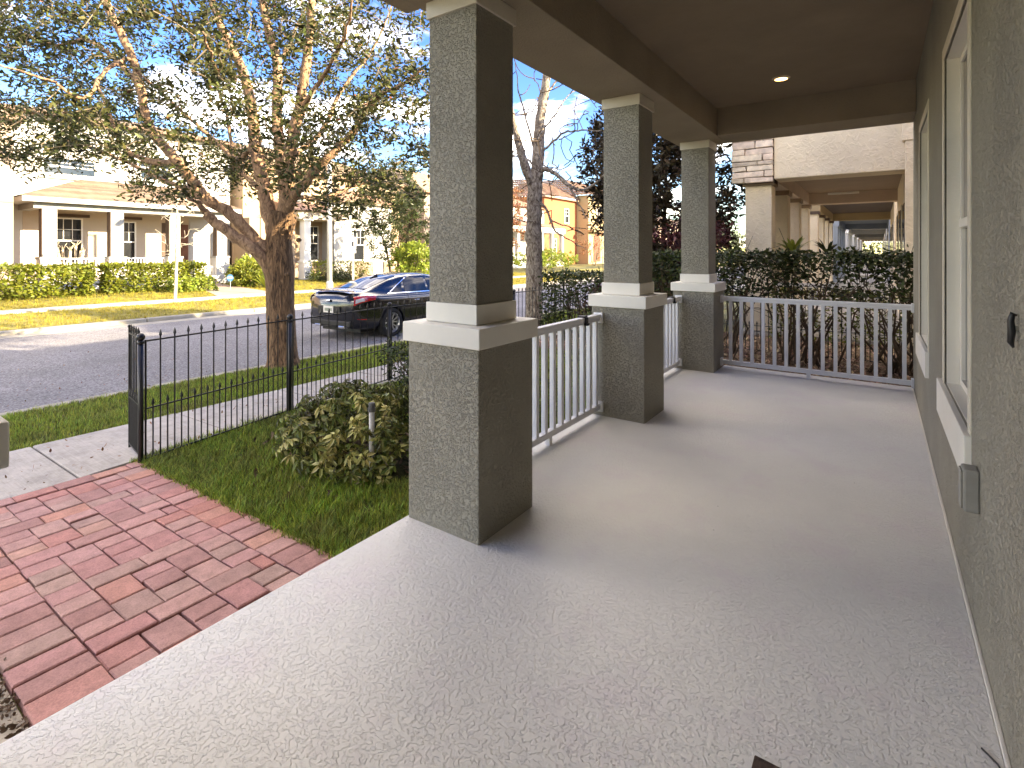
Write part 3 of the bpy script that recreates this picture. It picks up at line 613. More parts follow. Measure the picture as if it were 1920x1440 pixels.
# --- the big street oak
D0 = 8.3
oak = empty('oak_tree', (-7.76, 4.71, -.3), label='large oak with spreading limbs on the grass strip behind the fence', cat='tree')
sk = Skel()
base = at(530, 690, D0)
b = MB(); tp = [(531, 694, .30), (531, 684, .262), (530, 672, .238), (529, 655, .224), (528, 620, .212), (526, 580, .205), (525, 540, .205), (524, 515, .215), (520, 492, .235), (521, 470, .215), (523, 450, .19), (526, 430, .185), (530, 412, .20), (533, 398, .18)]
pts = [at(x, y, D0) for x, y, r in tp]; rad = [r for *_, r in tp]
pp, rr = [], []
for i in range(len(pts) - 1):
    for k in range(3): t = k / 3; pp.append(pts[i].lerp(pts[i + 1], t)); rr.append(rad[i] * (1 - t) + rad[i + 1] * t)
pp.append(pts[-1]); rr.append(rad[-1])
b.tube(pp, rr, 22)
v = []
for q in b.v:
    q = Vector(q); c = min(pp, key=lambda m: abs(m.z - q.z)); dr = q - Vector((c.x, c.y, q.z)); a = math.atan2(dr.y, dr.x)
    fl = max(0, 1 - (q.z + .3) / .5); k = 1 + .05 * math.sin(a * 5 + 1) + .10 * fl * math.sin(a * 4 + .5) + .05 * noise.noise(q * 4); v.append(tuple(Vector((c.x, c.y, q.z)) + dr * k))
b.v = v
# knots
for (x, y, dd) in ((538, 514, -.2), (534, 432, -.17), (493, 453, -.12), (560, 450, -.08)):
    c = at(x, y, D0 + dd); b.ball(c, .045, 10, 6, .8)
trunk = b.build('trunk', 'bark_oak', oak, smooth=True)
sk.P += pp; sk.R += rr
def LB(l, r0, r1, seg=8, jit=.008): sk.limb([at(x, y, D0 + d) for x, y, d in l], r0, r1, seg, jit)
LB([(522, 505, -.02), (502, 474, -.1), (470, 440, -.2), (430, 400, -.3), (384, 372, -.45), (359, 337, -.55), (329, 299, -.7), (282, 243, -.8), (265, 171, -.9), (248, 107, -1.0), (196, 0, -1.2), (160, -90, -1.3)], .098, .042, 10)
LB([(515, 515, -.05), (478, 470, -.25), (436, 440, -.4), (405, 418, -.5), (385, 400, -.6)], .10, .065, 9)
LB([(385, 400, -.6), (372, 380, -.75), (352, 372, -.9)], .05, .01, 6)
LB([(523, 450, 0), (508, 418, 0), (495, 354, .1), (478, 273, .2), (474, 213, .25), (457, 141, .35), (427, 77, .4), (397, 0, .5), (370, -90, .6)], .125, .048, 10)
LB([(529, 430, .05), (535, 378, .1), (532, 320, .25), (520, 235, .35), (519, 120, .5), (500, 43, .6), (488, -40, .7), (480, -110, .8)], .115, .045, 10)
LB([(532, 415, 0), (540, 360, -.15), (542, 299, -.3), (560, 213, -.45), (572, 141, -.6), (581, 43, -.7), (584, -60, -.9)], .12, .04, 9)
LB([(536, 410, 0), (550, 370, -.2), (575, 338, -.4), (598, 312, -.5), (635, 275, -.55), (666, 243, -.6), (690, 200, -.7), (720, 172, -.8), (745, 165, -.9), (790, 130, -1.1)], .085, .02, 8)
LB([(335, 306, -.68), (300, 305, -.6), (273, 300, -.5), (231, 273, -.35), (205, 213, -.2), (180, 150, 0)], .055, .02, 7)
LB([(474, 273, .2), (444, 299, .6), (400, 262, 1.0), (359, 226, 1.2), (300, 172, 1.5), (240, 120, 1.9)], .05, .015, 7)
LB([(248, 107, -1), (200, 130, -1.3), (158, 184, -1.6), (90, 150, -1.9), (0, 122, -2.2)], .035, .01, 6)
LB([(262, 160, -.9), (215, 110, -.4), (160, 75, -.1), (107, 85, .3), (30, 60, .5), (-60, 40, .7)], .04, .012, 6)
LB([(519, 120, .5), (540, 90, 1), (560, 40, 1.6), (600, -30, 2.2)], .04, .012, 6)
LB([(495, 354, .1), (470, 340, .9), (440, 300, 1.7), (420, 200, 2.3), (380, 100, 2.7)], .06, .015, 7)
LB([(542, 299, -.3), (600, 250, .6), (640, 170, 1.2), (700, 90, 1.5), (740, 0, 1.7)], .05, .012, 6)
LB([(427, 77, .4), (380, 60, .0), (330, 20, -.5), (290, -60, -1)], .035, .01, 6)
LB([(560, 213, -.45), (600, 150, -1.2), (640, 80, -1.9), (660, 0, -2.4)], .04, .012, 6)
LB([(457, 141, .35), (420, 150, -.6), (400, 120, -1.5), (380, 60, -2.2)], .04, .012, 6)
LB([(550, 370, -.2), (600, 370, .5), (660, 350, .9), (720, 330, 1.1)], .045, .01, 6)
LB([(384, 372, -.45), (340, 350, .4), (290, 330, .9), (230, 300, 1.2), (150, 270, 1.4), (80, 270, 1.5)], .05, .012, 6)
sk.mb.build('limbs', 'bark_limb', oak, smooth=True)
# foliage targets
edge = np.array([(-400, 300), (0, 318), (60, 345), (110, 318), (180, 328), (215, 325), (240, 372), (270, 400), (310, 392), (345, 385), (380, 400), (430, 385), (500, 395), (560, 400), (600, 408), (640, 430), (690, 440), (730, 440), (770, 428), (800, 400), (845, 300), (1200, 100)], float)
T = []
while len(T) < 1780:
    c = rg.uniform(-1, 1, 3)
    if np.sum(c ** 2) > 1 or (np.sum(c ** 2) < .12 and rg.random() < .8): continue
    dpt = D0 + .45 + c[0] * 2.7; hx = 370 + c[1] * 560 * D0 / dpt; zz = 3.9 + c[2] * 3.3
    p = at(hx, 472, dpt); p.z = zz
    x, y, d = pix(np.array(p)); x, y = x[0], y[0]
    if y > np.interp(x, edge[:, 0], edge[:, 1]) - 14 or x > 850: continue
    if noise.noise(Vector(p) * 1.1) < -.12 and rg.random() < .75: continue
    if 380 < x < 520 and y > 330 and rg.random() < .5: continue
    T.append(tuple(p))
ends = sk.grow(T, .024, .006, 4, .14, .3)
sk.tw.build('twigs', 'bark_twig', oak)
LP, LD = [], []
for e, d, D in ends:
    x, y, dd = pix(e); n = int(34 * rg.uniform(.5, 1.35))
    t = rg.uniform(-.42, .06, n)[:, None]
    LP.append(e + d * t + rg.normal(size=(n, 3)) * np.array([.085, .085, .07])); LD.append(np.repeat(d[None] * .5, n, 0))
LP = np.vstack(LP); LD = np.vstack(LD)
fastmesh('foliage', leaves(LP, .088, .36, .3, dirs=LD), 6, 'leaf_oak', oak)
k = rg.choice(len(LP), 500); fastmesh('dry_leaves', leaves(LP[k] + .02, .07, .4), 6, 'leaf_dry', oak)

# --- bare street tree
bt = empty('bare_tree', tuple(at(1000, 628, 11.6)), label='leafless pale barked tree seen between the first two porch piers', cat='tree')
sk = Skel(); D1 = 11.6
def LB(l, r0, r1, seg=8, jit=.008): sk.limb([at(x, y, D1 + d) for x, y, d in l], r0, r1, seg, jit)
LB([(999, 640, 0), (1000, 600, 0), (1002, 520, 0), (1001, 460, 0), (1002, 400, 0), (1003, 345, 0)], .205, .165, 16, .006)
LB([(1003, 350, 0), (1008, 310, 0), (1012, 240, 0), (1018, 190, 0), (1026, 140, 0), (1034, 80, 0), (1040, 0, 0)], .15, .06, 12, .006)
LB([(1001, 352, 0), (985, 315, -.1), (973, 270, -.15), (962, 230, -.2), (945, 150, -.3), (930, 60, -.3)], .11, .05, 10, .006)
LB([(1015, 318, -.1), (1027, 318, -.2), (1045, 328, -.3), (1068, 348, -.5), (1096, 356, -.6), (1120, 340, -.7), (1140, 320, -.9)], .06, .018, 8)
LB([(1014, 282, 0), (1024, 278, -.1), (1053, 251, -.2), (1090, 244, -.4), (1130, 246, -.5)], .035, .01, 6)
LB([(1068, 348, -.5), (1082, 376, -.6), (1100, 410, -.7)], .03, .008, 5)
LB([(1012, 380, -.1), (1026, 395, -.2), (1040, 430, -.3), (1060, 446, -.4), (1100, 468, -.5)], .035, .008, 5)
LB([(1030, 410, -.2), (1050, 420, -.1), (1085, 428, 0), (1130, 432, 0)], .02, .006, 5)
LB([(1018, 190, 0), (1045, 150, .2), (1080, 120, .4), (1110, 90, .5)], .03, .01, 5)
LB([(1005, 290, 0), (985, 215, .1), (972, 170, .2), (966, 120, .3)], .03, .01, 5)
LB([(1012, 250, 0), (1040, 215, .3), (1065, 180, .6), (1090, 165, .8)], .025, .008, 5)
LB([(1008, 330, 0), (990, 300, .4), (960, 290, .8), (930, 270, 1)], .03, .01, 5)
sk.mb.build('trunk', 'bark_pale', bt, smooth=True)
T = []
while len(T) < 420:
    x = rg.uniform(860, 1240); y = rg.uniform(-120, 440); d = D1 + rg.normal() * .8
    if (x - 1040) ** 2 / 190 ** 2 + (y - 200) ** 2 / 300 ** 2 > 1: continue
    if y > 340 and rg.random() < .6: continue
    T.append(tuple(at(x, y, d)))
sk.grow(T, .024, .011, 4, .12, .35); sk.tw.build('twigs', 'stem_brown', bt)

# --- dark magnolia beyond the hedge
def bushy(name, base, crown_c, crown_r, n, leafn, lsize, lmat, barkm, label, cat, stems=4, r0=.05, spread=.25, asp=.36, grp=None, flat=None, minr=.0, twig='stem_brown', cl=.11, part='foliage'):
    root = empty(name, base, label=label, cat=cat, group=grp); s = Skel(); base = Vector(base); cc = Vector(crown_c); cr_ = Vector(crown_r)
    for k in range(stems):
        a = rg.uniform(0, 6.28); b0 = base + Vector((math.cos(a), math.sin(a), 0)) * spread * rg.uniform(.1, .6); tgt = cc + Vector((math.cos(a) * cr_.x, math.sin(a) * cr_.y, rg.uniform(0, .7) * cr_.z)) * .6
        s.limb([b0, b0.lerp(tgt, .35) + Vector((0, 0, .1 * cr_.z)), b0.lerp(tgt, .7), tgt], r0, r0 * .25, 7, .01 * cr_.x)
    s.mb.build('trunk' if cat == 'tree' else 'stem', barkm, root, smooth=True)
    T = []; tries = 0
    while len(T) < n and tries < n * 60:
        tries += 1; c = rg.uniform(-1, 1, 3)
        if flat is None and np.sum(c ** 2) > 1: continue
        if np.sum(c ** 2) < minr ** 2: continue
        p = np.array(cc) + c * np.array(cr_)
        if noise.noise(Vector(p) * (1.6 / max(.4, cr_.x))) < -.15 and flat is None: continue
        T.append(p)
    E_ = s.grow(T, r0 * .4, r0 * .06, 4, .12, .25); s.tw.build('twigs', twig, root)
    P = []; Dd = []
    for e, d, D in E_:
        m = max(3, int(leafn * rg.uniform(.6, 1.4))); t = rg.uniform(-2.2 * cl, .3 * cl, m)[:, None]; P.append(e + d * t + rg.normal(size=(m, 3)) * cl * .6); Dd.append(np.repeat(d[None] * .5, m, 0))
    if P: fastmesh(part, leaves(np.vstack(P), lsize, asp, .3, dirs=np.vstack(Dd)), 6, lmat, root)
    return root
bushy('magnolia_tree', (-3.9, 11.2, -.1), (-3.9, 11.2, 3.1), (1.85, 1.5, 2.6), 900, 26, .13, 'leaf_magnolia', 'bark_dark', 'dark glossy leaved magnolia rising beyond the hedge left of the stone clad porch', 'tree', 4, .07, .5)
bushy('red_leaf_shrub', (-3.0, 10.1, -.1), (-2.9, 10.1, 1.75), (.75, .5, .5), 60, 16, .12, 'leaf_red', 'bark_dark', 'dark red leaved shrub under the magnolia beyond the far pier', 'shrub', 4, .02, .3)
bushy('red_leaf_shrub', (-4.2, 9.6, -.15), (-4.2, 9.6, .6), (.6, .5, .5), 80, 16, .11, 'leaf_red', 'bark_dark', 'low dark red shrub between the middle and far piers', 'shrub', 4, .02, .3)

# --- hedges
def hedge(name, x0, x1, y0, y1, z0, z1, dens, lsize, lmat, label, grp=None, stem_gap=0.0, nst=0, asp=.5, base=-.1):
    root = empty(name, ((x0 + x1) / 2, (y0 + y1) / 2, base), label=label, cat='hedge', group=grp)
    A = 2 * ((x1 - x0) + (y1 - y0)) * (z1 - z0) + (x1 - x0) * (y1 - y0)
    n = int(A * dens); P = np.stack([rg.uniform(x0, x1, n), rg.uniform(y0, y1, n), rg.uniform(z0, z1, n)], 1)
    # push towards the clipped surface
    f = rg.integers(0, 6, n); th = np.abs(rg.normal(0, .07, n))
    ix = rg.random(n) < (x1 - x0) / ((x1 - x0) + (y1 - y0))
    sel = f < 4
    a = sel & ix & (f % 2 == 0); P[a, 1] = y0 + th[a]; a = sel & ix & (f % 2 == 1); P[a, 1] = y1 - th[a]
    a = sel & ~ix & (f % 2 == 0); P[a, 0] = x0 + th[a]; a = sel & ~ix & (f % 2 == 1); P[a, 0] = x1 - th[a]
    a = f == 4; P[a, 2] = z1 - th[a] + rg.uniform(0, .05, a.sum())
    wob = np.array([noise.noise(Vector(p) * 2.2) for p in P]); P[:, 0] += wob * .06; P[:, 1] += wob * .07; P[:, 2] += wob * .05 * (P[:, 2] > z0 + .1)
    keep = wob > -.32
    if stem_gap: keep &= (P[:, 2] > z0 + stem_gap * rg.random(n)) | (rg.random(n) < .25)
    P = P[keep]
    # sprigs above the clipped top
    m = int((x1 - x0) * (y1 - y0) * 30); Q = np.stack([rg.uniform(x0, x1, m), rg.uniform(y0, y1, m), z1 + np.abs(rg.normal(0, .035, m))], 1); P = np.vstack([P, Q])
    fastmesh('foliage', leaves(P, lsize, asp, .35), 6, lmat, root)
    s = MB(); st = MB()
    for k in range(nst):
        x = rg.uniform(x0, x1); y = rg.uniform(y0 + .15, y1 - .15)
        for q in range(rg.integers(2, 6)):
            t = Vector((x + rg.normal() * .35, y + rg.normal() * .15, z1 - rg.uniform(.05, .6))); b0 = Vector((x + rg.normal() * .05, y + rg.normal() * .05, base)); m1 = b0.lerp(t, .4) + Vector((rg.normal() * .05, rg.normal() * .05, 0)); m2 = b0.lerp(t, .7) + Vector((rg.normal() * .06, rg.normal() * .05, .05))
            s.tube([b0, m1, m2, t], [rg.uniform(.012, .028), .014, .009, .004], 5)
            for w_ in range(4):
                o_ = m1.lerp(t, rg.random()); o2 = o_ + Vector((rg.normal() * .25, rg.normal() * .1, abs(rg.normal()) * .3)); s.tube([o_, o_.lerp(o2, .5) + Vector((0, 0, .03)), o2], [.006, .004, .003], 4, cap=False)
    if nst: s.build('stem', 'stem_brown', root)
    return root
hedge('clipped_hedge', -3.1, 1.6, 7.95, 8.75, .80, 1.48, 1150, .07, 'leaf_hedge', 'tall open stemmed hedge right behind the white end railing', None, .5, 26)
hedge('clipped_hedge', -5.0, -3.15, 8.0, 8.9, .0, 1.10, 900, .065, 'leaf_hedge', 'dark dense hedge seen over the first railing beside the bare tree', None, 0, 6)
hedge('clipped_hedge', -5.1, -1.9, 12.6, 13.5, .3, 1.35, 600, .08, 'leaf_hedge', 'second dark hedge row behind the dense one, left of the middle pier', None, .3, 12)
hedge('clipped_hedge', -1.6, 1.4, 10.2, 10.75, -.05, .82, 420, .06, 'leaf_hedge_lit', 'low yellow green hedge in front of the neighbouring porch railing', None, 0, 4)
# shrubs inside the yard along the porch edge
bushy('low_shrub', (-2.75, 3.9, -.09), (-2.75, 3.9, .22), (.36, 1.1, .33), 150, 18, .06, 'leaf_hedge_lit', 'stem_brown', 'low green shrub along the porch edge behind the first white railing', 'shrub', 6, .01, .2)
bushy('low_shrub', (-2.75, 6.0, -.09), (-2.75, 6.0, .24), (.36, .95, .36), 130, 18, .06, 'leaf_hedge', 'stem_brown', 'low dark shrub along the porch edge behind the second white railing', 'shrub', 6, .01, .2)
bushy('low_shrub', (-4.35, 4.35, -.14), (-4.35, 4.35, .20), (.42, .5, .36), 120, 20, .055, 'leaf_hedge', 'stem_brown', 'small dark green shrub at the fence just left of the nearest full pier', 'shrub', 6, .01, .2)

# --- variegated schefflera beside the lawn: rosettes of long leaflets
sch = empty('schefflera_shrub', (-3.45, 2.75, -.1), label='broad variegated shrub with long pale edged leaflets on the lawn by the pier', cat='shrub')
def rosette_mesh(nl, size, seed, m):
    r = random.Random(seed); V = []; Fc = []
    for k in range(nl):
        a = 2 * math.pi * k / nl + r.uniform(-.25, .25); L_ = size * r.uniform(.75, 1.15); w = L_ * .17; dr = Vector((math.cos(a), math.sin(a), 0)); sd = Vector((-math.sin(a), math.cos(a), 0))
        n = len(V); z = lambda t: .02 - size * .45 * t * t + r.uniform(-.004, .004)
        c = [Vector((0, 0, .0)) + dr * .012, dr * L_ * .35 + Vector((0, 0, z(.35) + .004)), dr * L_ * .7 + Vector((0, 0, z(.7))), dr * L_ + Vector((0, 0, z(1)))]
        V += [tuple(c[0]), tuple(c[1] + sd * w * .8 + Vector((0, 0, .008))), tuple(c[1]), tuple(c[1] - sd * w * .8 + Vector((0, 0, .008))), tuple(c[2] + sd * w + Vector((0, 0, .006))), tuple(c[2]), tuple(c[2] - sd * w + Vector((0, 0, .006))), tuple(c[3])]
        Fc += [(n, n + 2, n + 1), (n, n + 3, n + 2), (n + 1, n + 2, n + 5, n + 4), (n + 2, n + 3, n + 6, n + 5), (n + 4, n + 5, n + 7), (n + 5, n + 6, n + 7)]
    me = bpy.data.meshes.new('leaf_rosette'); me.from_pydata(V, [], Fc); me.materials.append(M[m]); me.update(); return me
RM = [rosette_mesh(7 + i % 3, .062, i, 'leaf_schefflera_pale' if i in (1, 4) else 'leaf_schefflera') for i in range(6)]
cc = Vector((-3.32, 2.72, .01)); CR = Vector((.80, .58, .43))
sk = Skel()
for k in range(14):
    a = rg.uniform(0, 6.28); t = cc + Vector((math.cos(a) * CR.x, math.sin(a) * CR.y, rg.uniform(0, .8) * CR.z)) * .7; b0 = Vector((-3.4 + rg.normal() * .2, 2.75 + rg.normal() * .15, -.12)); sk.limb([b0, b0.lerp(t, .5) + Vector((0, 0, .06)), t], .013, .006, 6, .01)
T = []
while len(T) < 740:
    c = rg.uniform(-1, 1, 3)
    q = np.sum(c ** 2)
    if q > 1 or q < .22 or c[2] < -.22: continue
    p = np.array(cc) + c * np.array(CR)
    if p[2] < -.06 or (p[0] > -2.62 and p[1] > 2.2): continue
    if noise.noise(Vector(p) * 3) < -.25: continue
    T.append(p)
E_ = sk.grow(T, .008, .003, 4, .1, .3); sk.mb.build('stem', 'stem_brown', sch); sk.tw.build('twigs', 'stem_brown', sch)
base_l = Vector(sch.location); rest_v = []; rest_f = []
order = sorted(E_, key=lambda e: e[0][0] * fx + e[0][1] * fy)
for i, (e, d, D) in enumerate(order):
    up = (Vector(e) - Vector((cc.x, cc.y, -.2))).normalized() * .8 + Vector((rg.normal() * .35, rg.normal() * .35, .35 + rg.normal() * .2))
    q = up.to_track_quat('Z', 'Y'); sc = rg.uniform(.75, 1.25); mt = Matrix.Translation(Vector(e) - base_l) @ q.to_matrix().to_4x4() @ Matrix.Rotation(rg.uniform(0, 6.28), 4, 'Z') @ Matrix.Scale(sc, 4); me = RM[rg.integers(0, 6)]
    if i < 295:
        o = bpy.data.objects.new('leaf_rosette', me); COL.objects.link(o); o.parent = sch; o.matrix_basis = mt
    else:
        n = len(rest_v); rest_v += [tuple(mt @ v.co) for v in me.vertices]; rest_f += [tuple(n + a for a in p.vertices) for p in me.polygons]
me = bpy.data.meshes.new('foliage'); me.from_pydata(rest_v, [], rest_f); me.materials.append(M['leaf_schefflera']); o = bpy.data.objects.new('foliage', me); COL.objects.link(o); o.parent = sch; o['kind'] = 'stuff'
# dead litter beneath
n = 900; P = np.stack([rg.normal(-3.45, .45, n), rg.normal(2.72, .28, n), np.full(n, -.1)], 1); P[:, 2] = [zg(x) + .0 for x in P[:, 0]]
P = P[(P[:, 0] < -2.25) & (P[:, 0] > -4.7)]
o = fastmesh('leaf_litter', leaves(P, .06, .4, 1.5), 6, 'mulch', kind='stuff'); tag(o, 'dry brown leaf litter under the variegated shrub', 'leaf litter')
# sprinkler riser
sp = empty('sprinkler_riser', (-3.15, 2.64, -.1), label='white plastic sprinkler riser pipe with dark cap standing in the variegated shrub', cat='sprinkler')
p0 = at(697, 868, 3.62); p1 = at(697, 770, 3.62)
b = MB(); b.tube([(p0.x, p0.y, -.1), (p0.x, p0.y, p1.z)], .0185, 12); b.build('pipe', 'pvc', sp, smooth=True)
b = MB(); b.tube([(p0.x, p0.y, p1.z - .005), (p0.x, p0.y, p1.z + .02), (p0.x, p0.y, p1.z + .021), (p0.x, p0.y, p1.z + .04), (p0.x, p0.y, p1.z + .041), (p0.x, p0.y, p1.z + .055)], [.026, .026, .021, .021, .025, .02], 12); b.build('cap', 'pvc_cap', sp)

# mulch bed behind the end railing
g = MB(); g.quad((-5.0, 7.32, -.078), (2.2, 7.32, -.078), (2.2, 10.75, -.078), (-5.0, 10.75, -.078)); g.build('mulch_bed', 'mulch', kind='structure')
n = 9000; P = np.stack([rg.uniform(-4.9, 1.8, n), rg.uniform(7.35, 10.7, n), rg.uniform(-.078, -.04, n)], 1)
o = fastmesh('leaf_litter', leaves(P, .065, .45, 1.2), 6, mat('litter', (.42, .30, .20), .8, .2, 5, island=.55), kind='stuff') if False else fastmesh('leaf_litter', leaves(P, .065, .45, 1.2), 6, mat('litter', (.42, .30, .20), .8, .2, 5, island=.55).name, kind='stuff')
tag(o, 'tan fallen leaves covering the bed under the tall hedge', 'leaf litter')
# scattered fallen leaves on sidewalk and road
n = 420; P = np.stack([rg.uniform(-5.9, -4.8, n), rg.uniform(-.5, 7, n), np.full(n, -.145)], 1); P[:, 2] = np.interp(P[:, 0], [-5.95, -4.75], [-.163, -.140]) + .002
n2 = 700; Q = np.stack([rg.uniform(-12.5, -8.2, n2), rg.uniform(-2, 11, n2), np.zeros(n2)], 1); Q[:, 0] = -8.3 - np.abs(rg.normal(0, 1.6, n2)); Q[:, 2] = [zg(x) + .006 for x in Q[:, 0]]
o = fastmesh('fallen_leaves', leaves(np.vstack([P, Q]), .034, .4, 3.0), 6, 'leaf_dry', kind='stuff'); tag(o, 'dry leaves fallen on the road and the near sidewalk', 'leaf litter')

# ------------------------------------------------------------------ grass
def tuft(seed, h, nb, m):
    r = random.Random(seed); V = []; Fc = []
    for k in range(nb):
        a = r.uniform(0, 6.28); b0 = Vector((r.gauss(0, .018), r.gauss(0, .018), -.01)); hh = h * r.uniform(.5, 1.2); w = .0022 * r.uniform(.8, 1.3) * (h / .05) ** .5; ln = r.uniform(.1, .8) * hh; d = Vector((math.cos(a), math.sin(a), 0)); s = Vector((-d.y, d.x, 0)) * w
        n = len(V); m1 = b0 + d * ln * .35 + Vector((0, 0, hh * .6)); t = b0 + d * ln + Vector((0, 0, hh * .95))
        V += [tuple(b0 - s), tuple(b0 + s), tuple(m1 + s * .8), tuple(m1 - s * .8), tuple(t)]; Fc += [(n, n + 1, n + 2, n + 3), (n + 3, n + 2, n + 4)]
    me = bpy.data.meshes.new('tuft'); me.from_pydata(V, [], Fc); return me
def lawn(name, pts_fn, n, h, nb, m, label, scale_jit=(.6, 1.3)):
    """a single mesh of grass blades"""
    P = pts_fn(n); tm = [np.array([v.co[:] for v in tuft(i, h, nb, m).vertices]) for i in range(6)]
    tf = [[tuple(p.vertices) for p in bpy.data.meshes['tuft' if i == 0 else 'tuft.%03d' % i].polygons] for i in range(0)]
    # per blade data: 5 verts -> quad + tri as two polys
    allV = []
    idx = rg.integers(0, 6, len(P)); an = rg.uniform(0, 6.28, len(P)); sc = rg.uniform(*scale_jit, len(P))
    for k in range(6):
        s_ = idx == k; q = P[s_]; c, s = np.cos(an[s_]) * sc[s_], np.sin(an[s_]) * sc[s_]; t = tm[k]
        X = q[:, 0:1] + c[:, None] * t[None, :, 0] - s[:, None] * t[None, :, 1]; Y = q[:, 1:2] + s[:, None] * t[None, :, 0] + c[:, None] * t[None, :, 1]; Z = q[:, 2:3] + sc[s_][:, None] * t[None, :, 2]
        allV.append(np.stack([X, Y, Z], 2).reshape(-1, 3))
    V = np.vstack(allV).astype(np.float32); nbld = len(V) // 5
    me = bpy.data.meshes.new(name); me.vertices.add(len(V)); me.vertices.foreach_set('co', V.ravel())
    base = np.arange(nbld, dtype=np.int32)[:, None] * 5; loops = (base + np.array([0, 1, 2, 3, 3, 2, 4], dtype=np.int32)[None]).ravel()
    me.loops.add(len(loops)); me.loops.foreach_set('vertex_index', loops)
    me.polygons.add(nbld * 2); st = (np.arange(nbld, dtype=np.int32)[:, None] * 7 + np.array([0, 4], dtype=np.int32)).ravel(); me.polygons.foreach_set('loop_start', st); me.polygons.foreach_set('loop_total', np.tile(np.array([4, 3], dtype=np.int32), nbld))
    me.update(calc_edges=True); me.materials.append(M[m]); o = bpy.data.objects.new(name, me); COL.objects.link(o); tag(o, label, 'grass', kind='stuff')
    for i in list(bpy.data.meshes):
        if i.name.startswith('tuft'): bpy.data.meshes.remove(i)
    return o
def zgr(P): P[:, 2] = np.interp(P[:, 0], PX, PZ) - .012; return P
def near_pts(n):
    P = np.stack([rg.uniform(-5.0, -2.2, n), 1.66 + 7 * rg.random(n) ** 1.5, np.zeros(n)], 1)
    k = P[:, 0] > np.array([nx(y) for y in P[:, 1]]) - .03
    k &= ~(((P[:, 0] + 3.32) / .72) ** 2 + ((P[:, 1] - 2.72) / .42) ** 2 < 1)
    k &= P[:, 0] < -2.21
    return zgr(P[k])
lawn('front_lawn', near_pts, 17000, .062, 13, 'grass', 'green grass of the front lawn between the fence and the porch')
def strip_pts(n):
    P = np.stack([rg.uniform(-7.97, -5.96, n), -1.5 + 16 * rg.random(n) ** 1.3, np.zeros(n)], 1); k = ((P[:, 0] + 7.76) ** 2 + (P[:, 1] - 4.71) ** 2) > .3 ** 2; return zgr(P[k])
lawn('verge_grass', strip_pts, 19000, .055, 10, 'grass', 'grass strip between the near sidewalk and the kerb around the oak')
def far_pts(n):
    P = np.stack([rg.uniform(-26, -16.65, n), rg.uniform(0, 34, n), np.zeros(n)], 1); k = ~((P[:, 0] > -20.98) & (P[:, 0] < -20.02)); k &= ~((P[:, 0] < -20.9) & (P[:, 1] > np.interp(P[:, 0], [-26.4, -20.96], [11.4, 10.0])) & (P[:, 1] < np.interp(P[:, 0], [-26.4, -20.96], [12.6, 12.3]))); return zgr(P[k])
lawn('far_lawn', far_pts, 26000, .075, 7, 'grass_far', 'sunlit yellow green lawn across the street', (.8, 1.6))

# ------------------------------------------------------------------ parked black sedan
car = empty('parked_car', (-9.9, 7.12, -.43), R(93), 'black four door sedan parked at the kerb, rear facing us, beyond the fence', 'car')
# local axes: +x = forward (towards +Y world), +y = left side of car (towards -X world) ; right side is -y
LEN = 4.62
ST = [ # l, zbot, halfwidth sill, halfwidth belt, zbelt, ztop, halfwidth roof edge, halfwidth glass base
 (.00, .42, .60, .64, .86, .93, .46, .52), (.05, .30, .70, .74, .94, 1.02, .54, .62), (.14, .26, .78, .81, .965, 1.055, .60, .68), (.32, .24, .85, .87, .975, 1.065, .60, .72), (.60, .22, .88, .895, .965, 1.13, .57, .73),
 (.90, .20, .895, .90, .95, 1.215, .555, .735), (1.25, .18, .90, .90, .94, 1.315, .55, .74), (1.6, .18, .90, .90, .93, 1.38, .55, .745), (2.0, .18, .90, .90, .92, 1.412, .555, .75), (2.35, .18, .90, .90, .915, 1.41, .56, .75),
 (2.7, .18, .90, .90, .91, 1.37, .56, .75), (3.05, .18, .90, .90, .90, 1.26, .58, .745), (3.4, .19, .90, .895, .885, 1.10, .62, .73), (3.68, .2, .89, .885, .86, .955, .62, .70), (4.05, .2, .87, .86, .80, .88, .58, .66), (4.4, .22, .78, .77, .72, .79, .5, .56), (4.62, .32, .55, .56, .60, .66, .38, .42)]
ST = np.array(ST)
def sec(l):
    r = [float(np.interp(l, ST[:, 0], ST[:, i])) for i in range(1, 8)]; zb, ws, wb, ze, zt, wr, wgb = r
    # profile points from bottom centre to roof centre (y, z)
    return [(0, zb), (ws * .86, zb), (ws * .985, zb + .09), (ws * 1.0, zb + .2), (wb * .992, .52 if zb < .3 else .6), (wb * 1.0, ze - .16), (wb * .985, ze - .06), (wb * .945, ze - .005), (wgb + (wb - wgb) * .25, ze + .006), (wgb, ze + .016), (wr + (wgb - wr) * .5, ze + .016 + (zt - ze) * .46), (wr + (wgb - wr) * .12, zt - (zt - ze) * .16), (wr * .86, zt - .022), (wr * .45, zt - .003), (0, zt)]
NS = 56; ls = np.linspace(0, LEN, NS); ls = LEN * (ls / LEN); NP = 15
def bodymesh():
    b = MB()
    for sgn in (1, -1):
        for i in range(NS):
            for (y, z) in sec(ls[i]): b.v.append((ls[i], sgn * y, z))
    for s_ in (0, 1):
        o_ = s_ * NS * NP
        for i in range(NS - 1):
            for j in range(NP - 1):
                a = o_ + i * NP + j; q = (a, a + NP, a + NP + 1, a + 1); b.f.append(q if s_ == 0 else q[::-1])
    for i in (0, NS - 1):
        ring = [i * NP + j for j in range(NP)] + [NS * NP + i * NP + j for j in range(NP - 2, 0, -1)]; b.f.append(tuple(ring if i == NS - 1 else ring[::-1]))
    return b
body = bodymesh().build('body', 'car_paint', car, smooth=True, local=True)
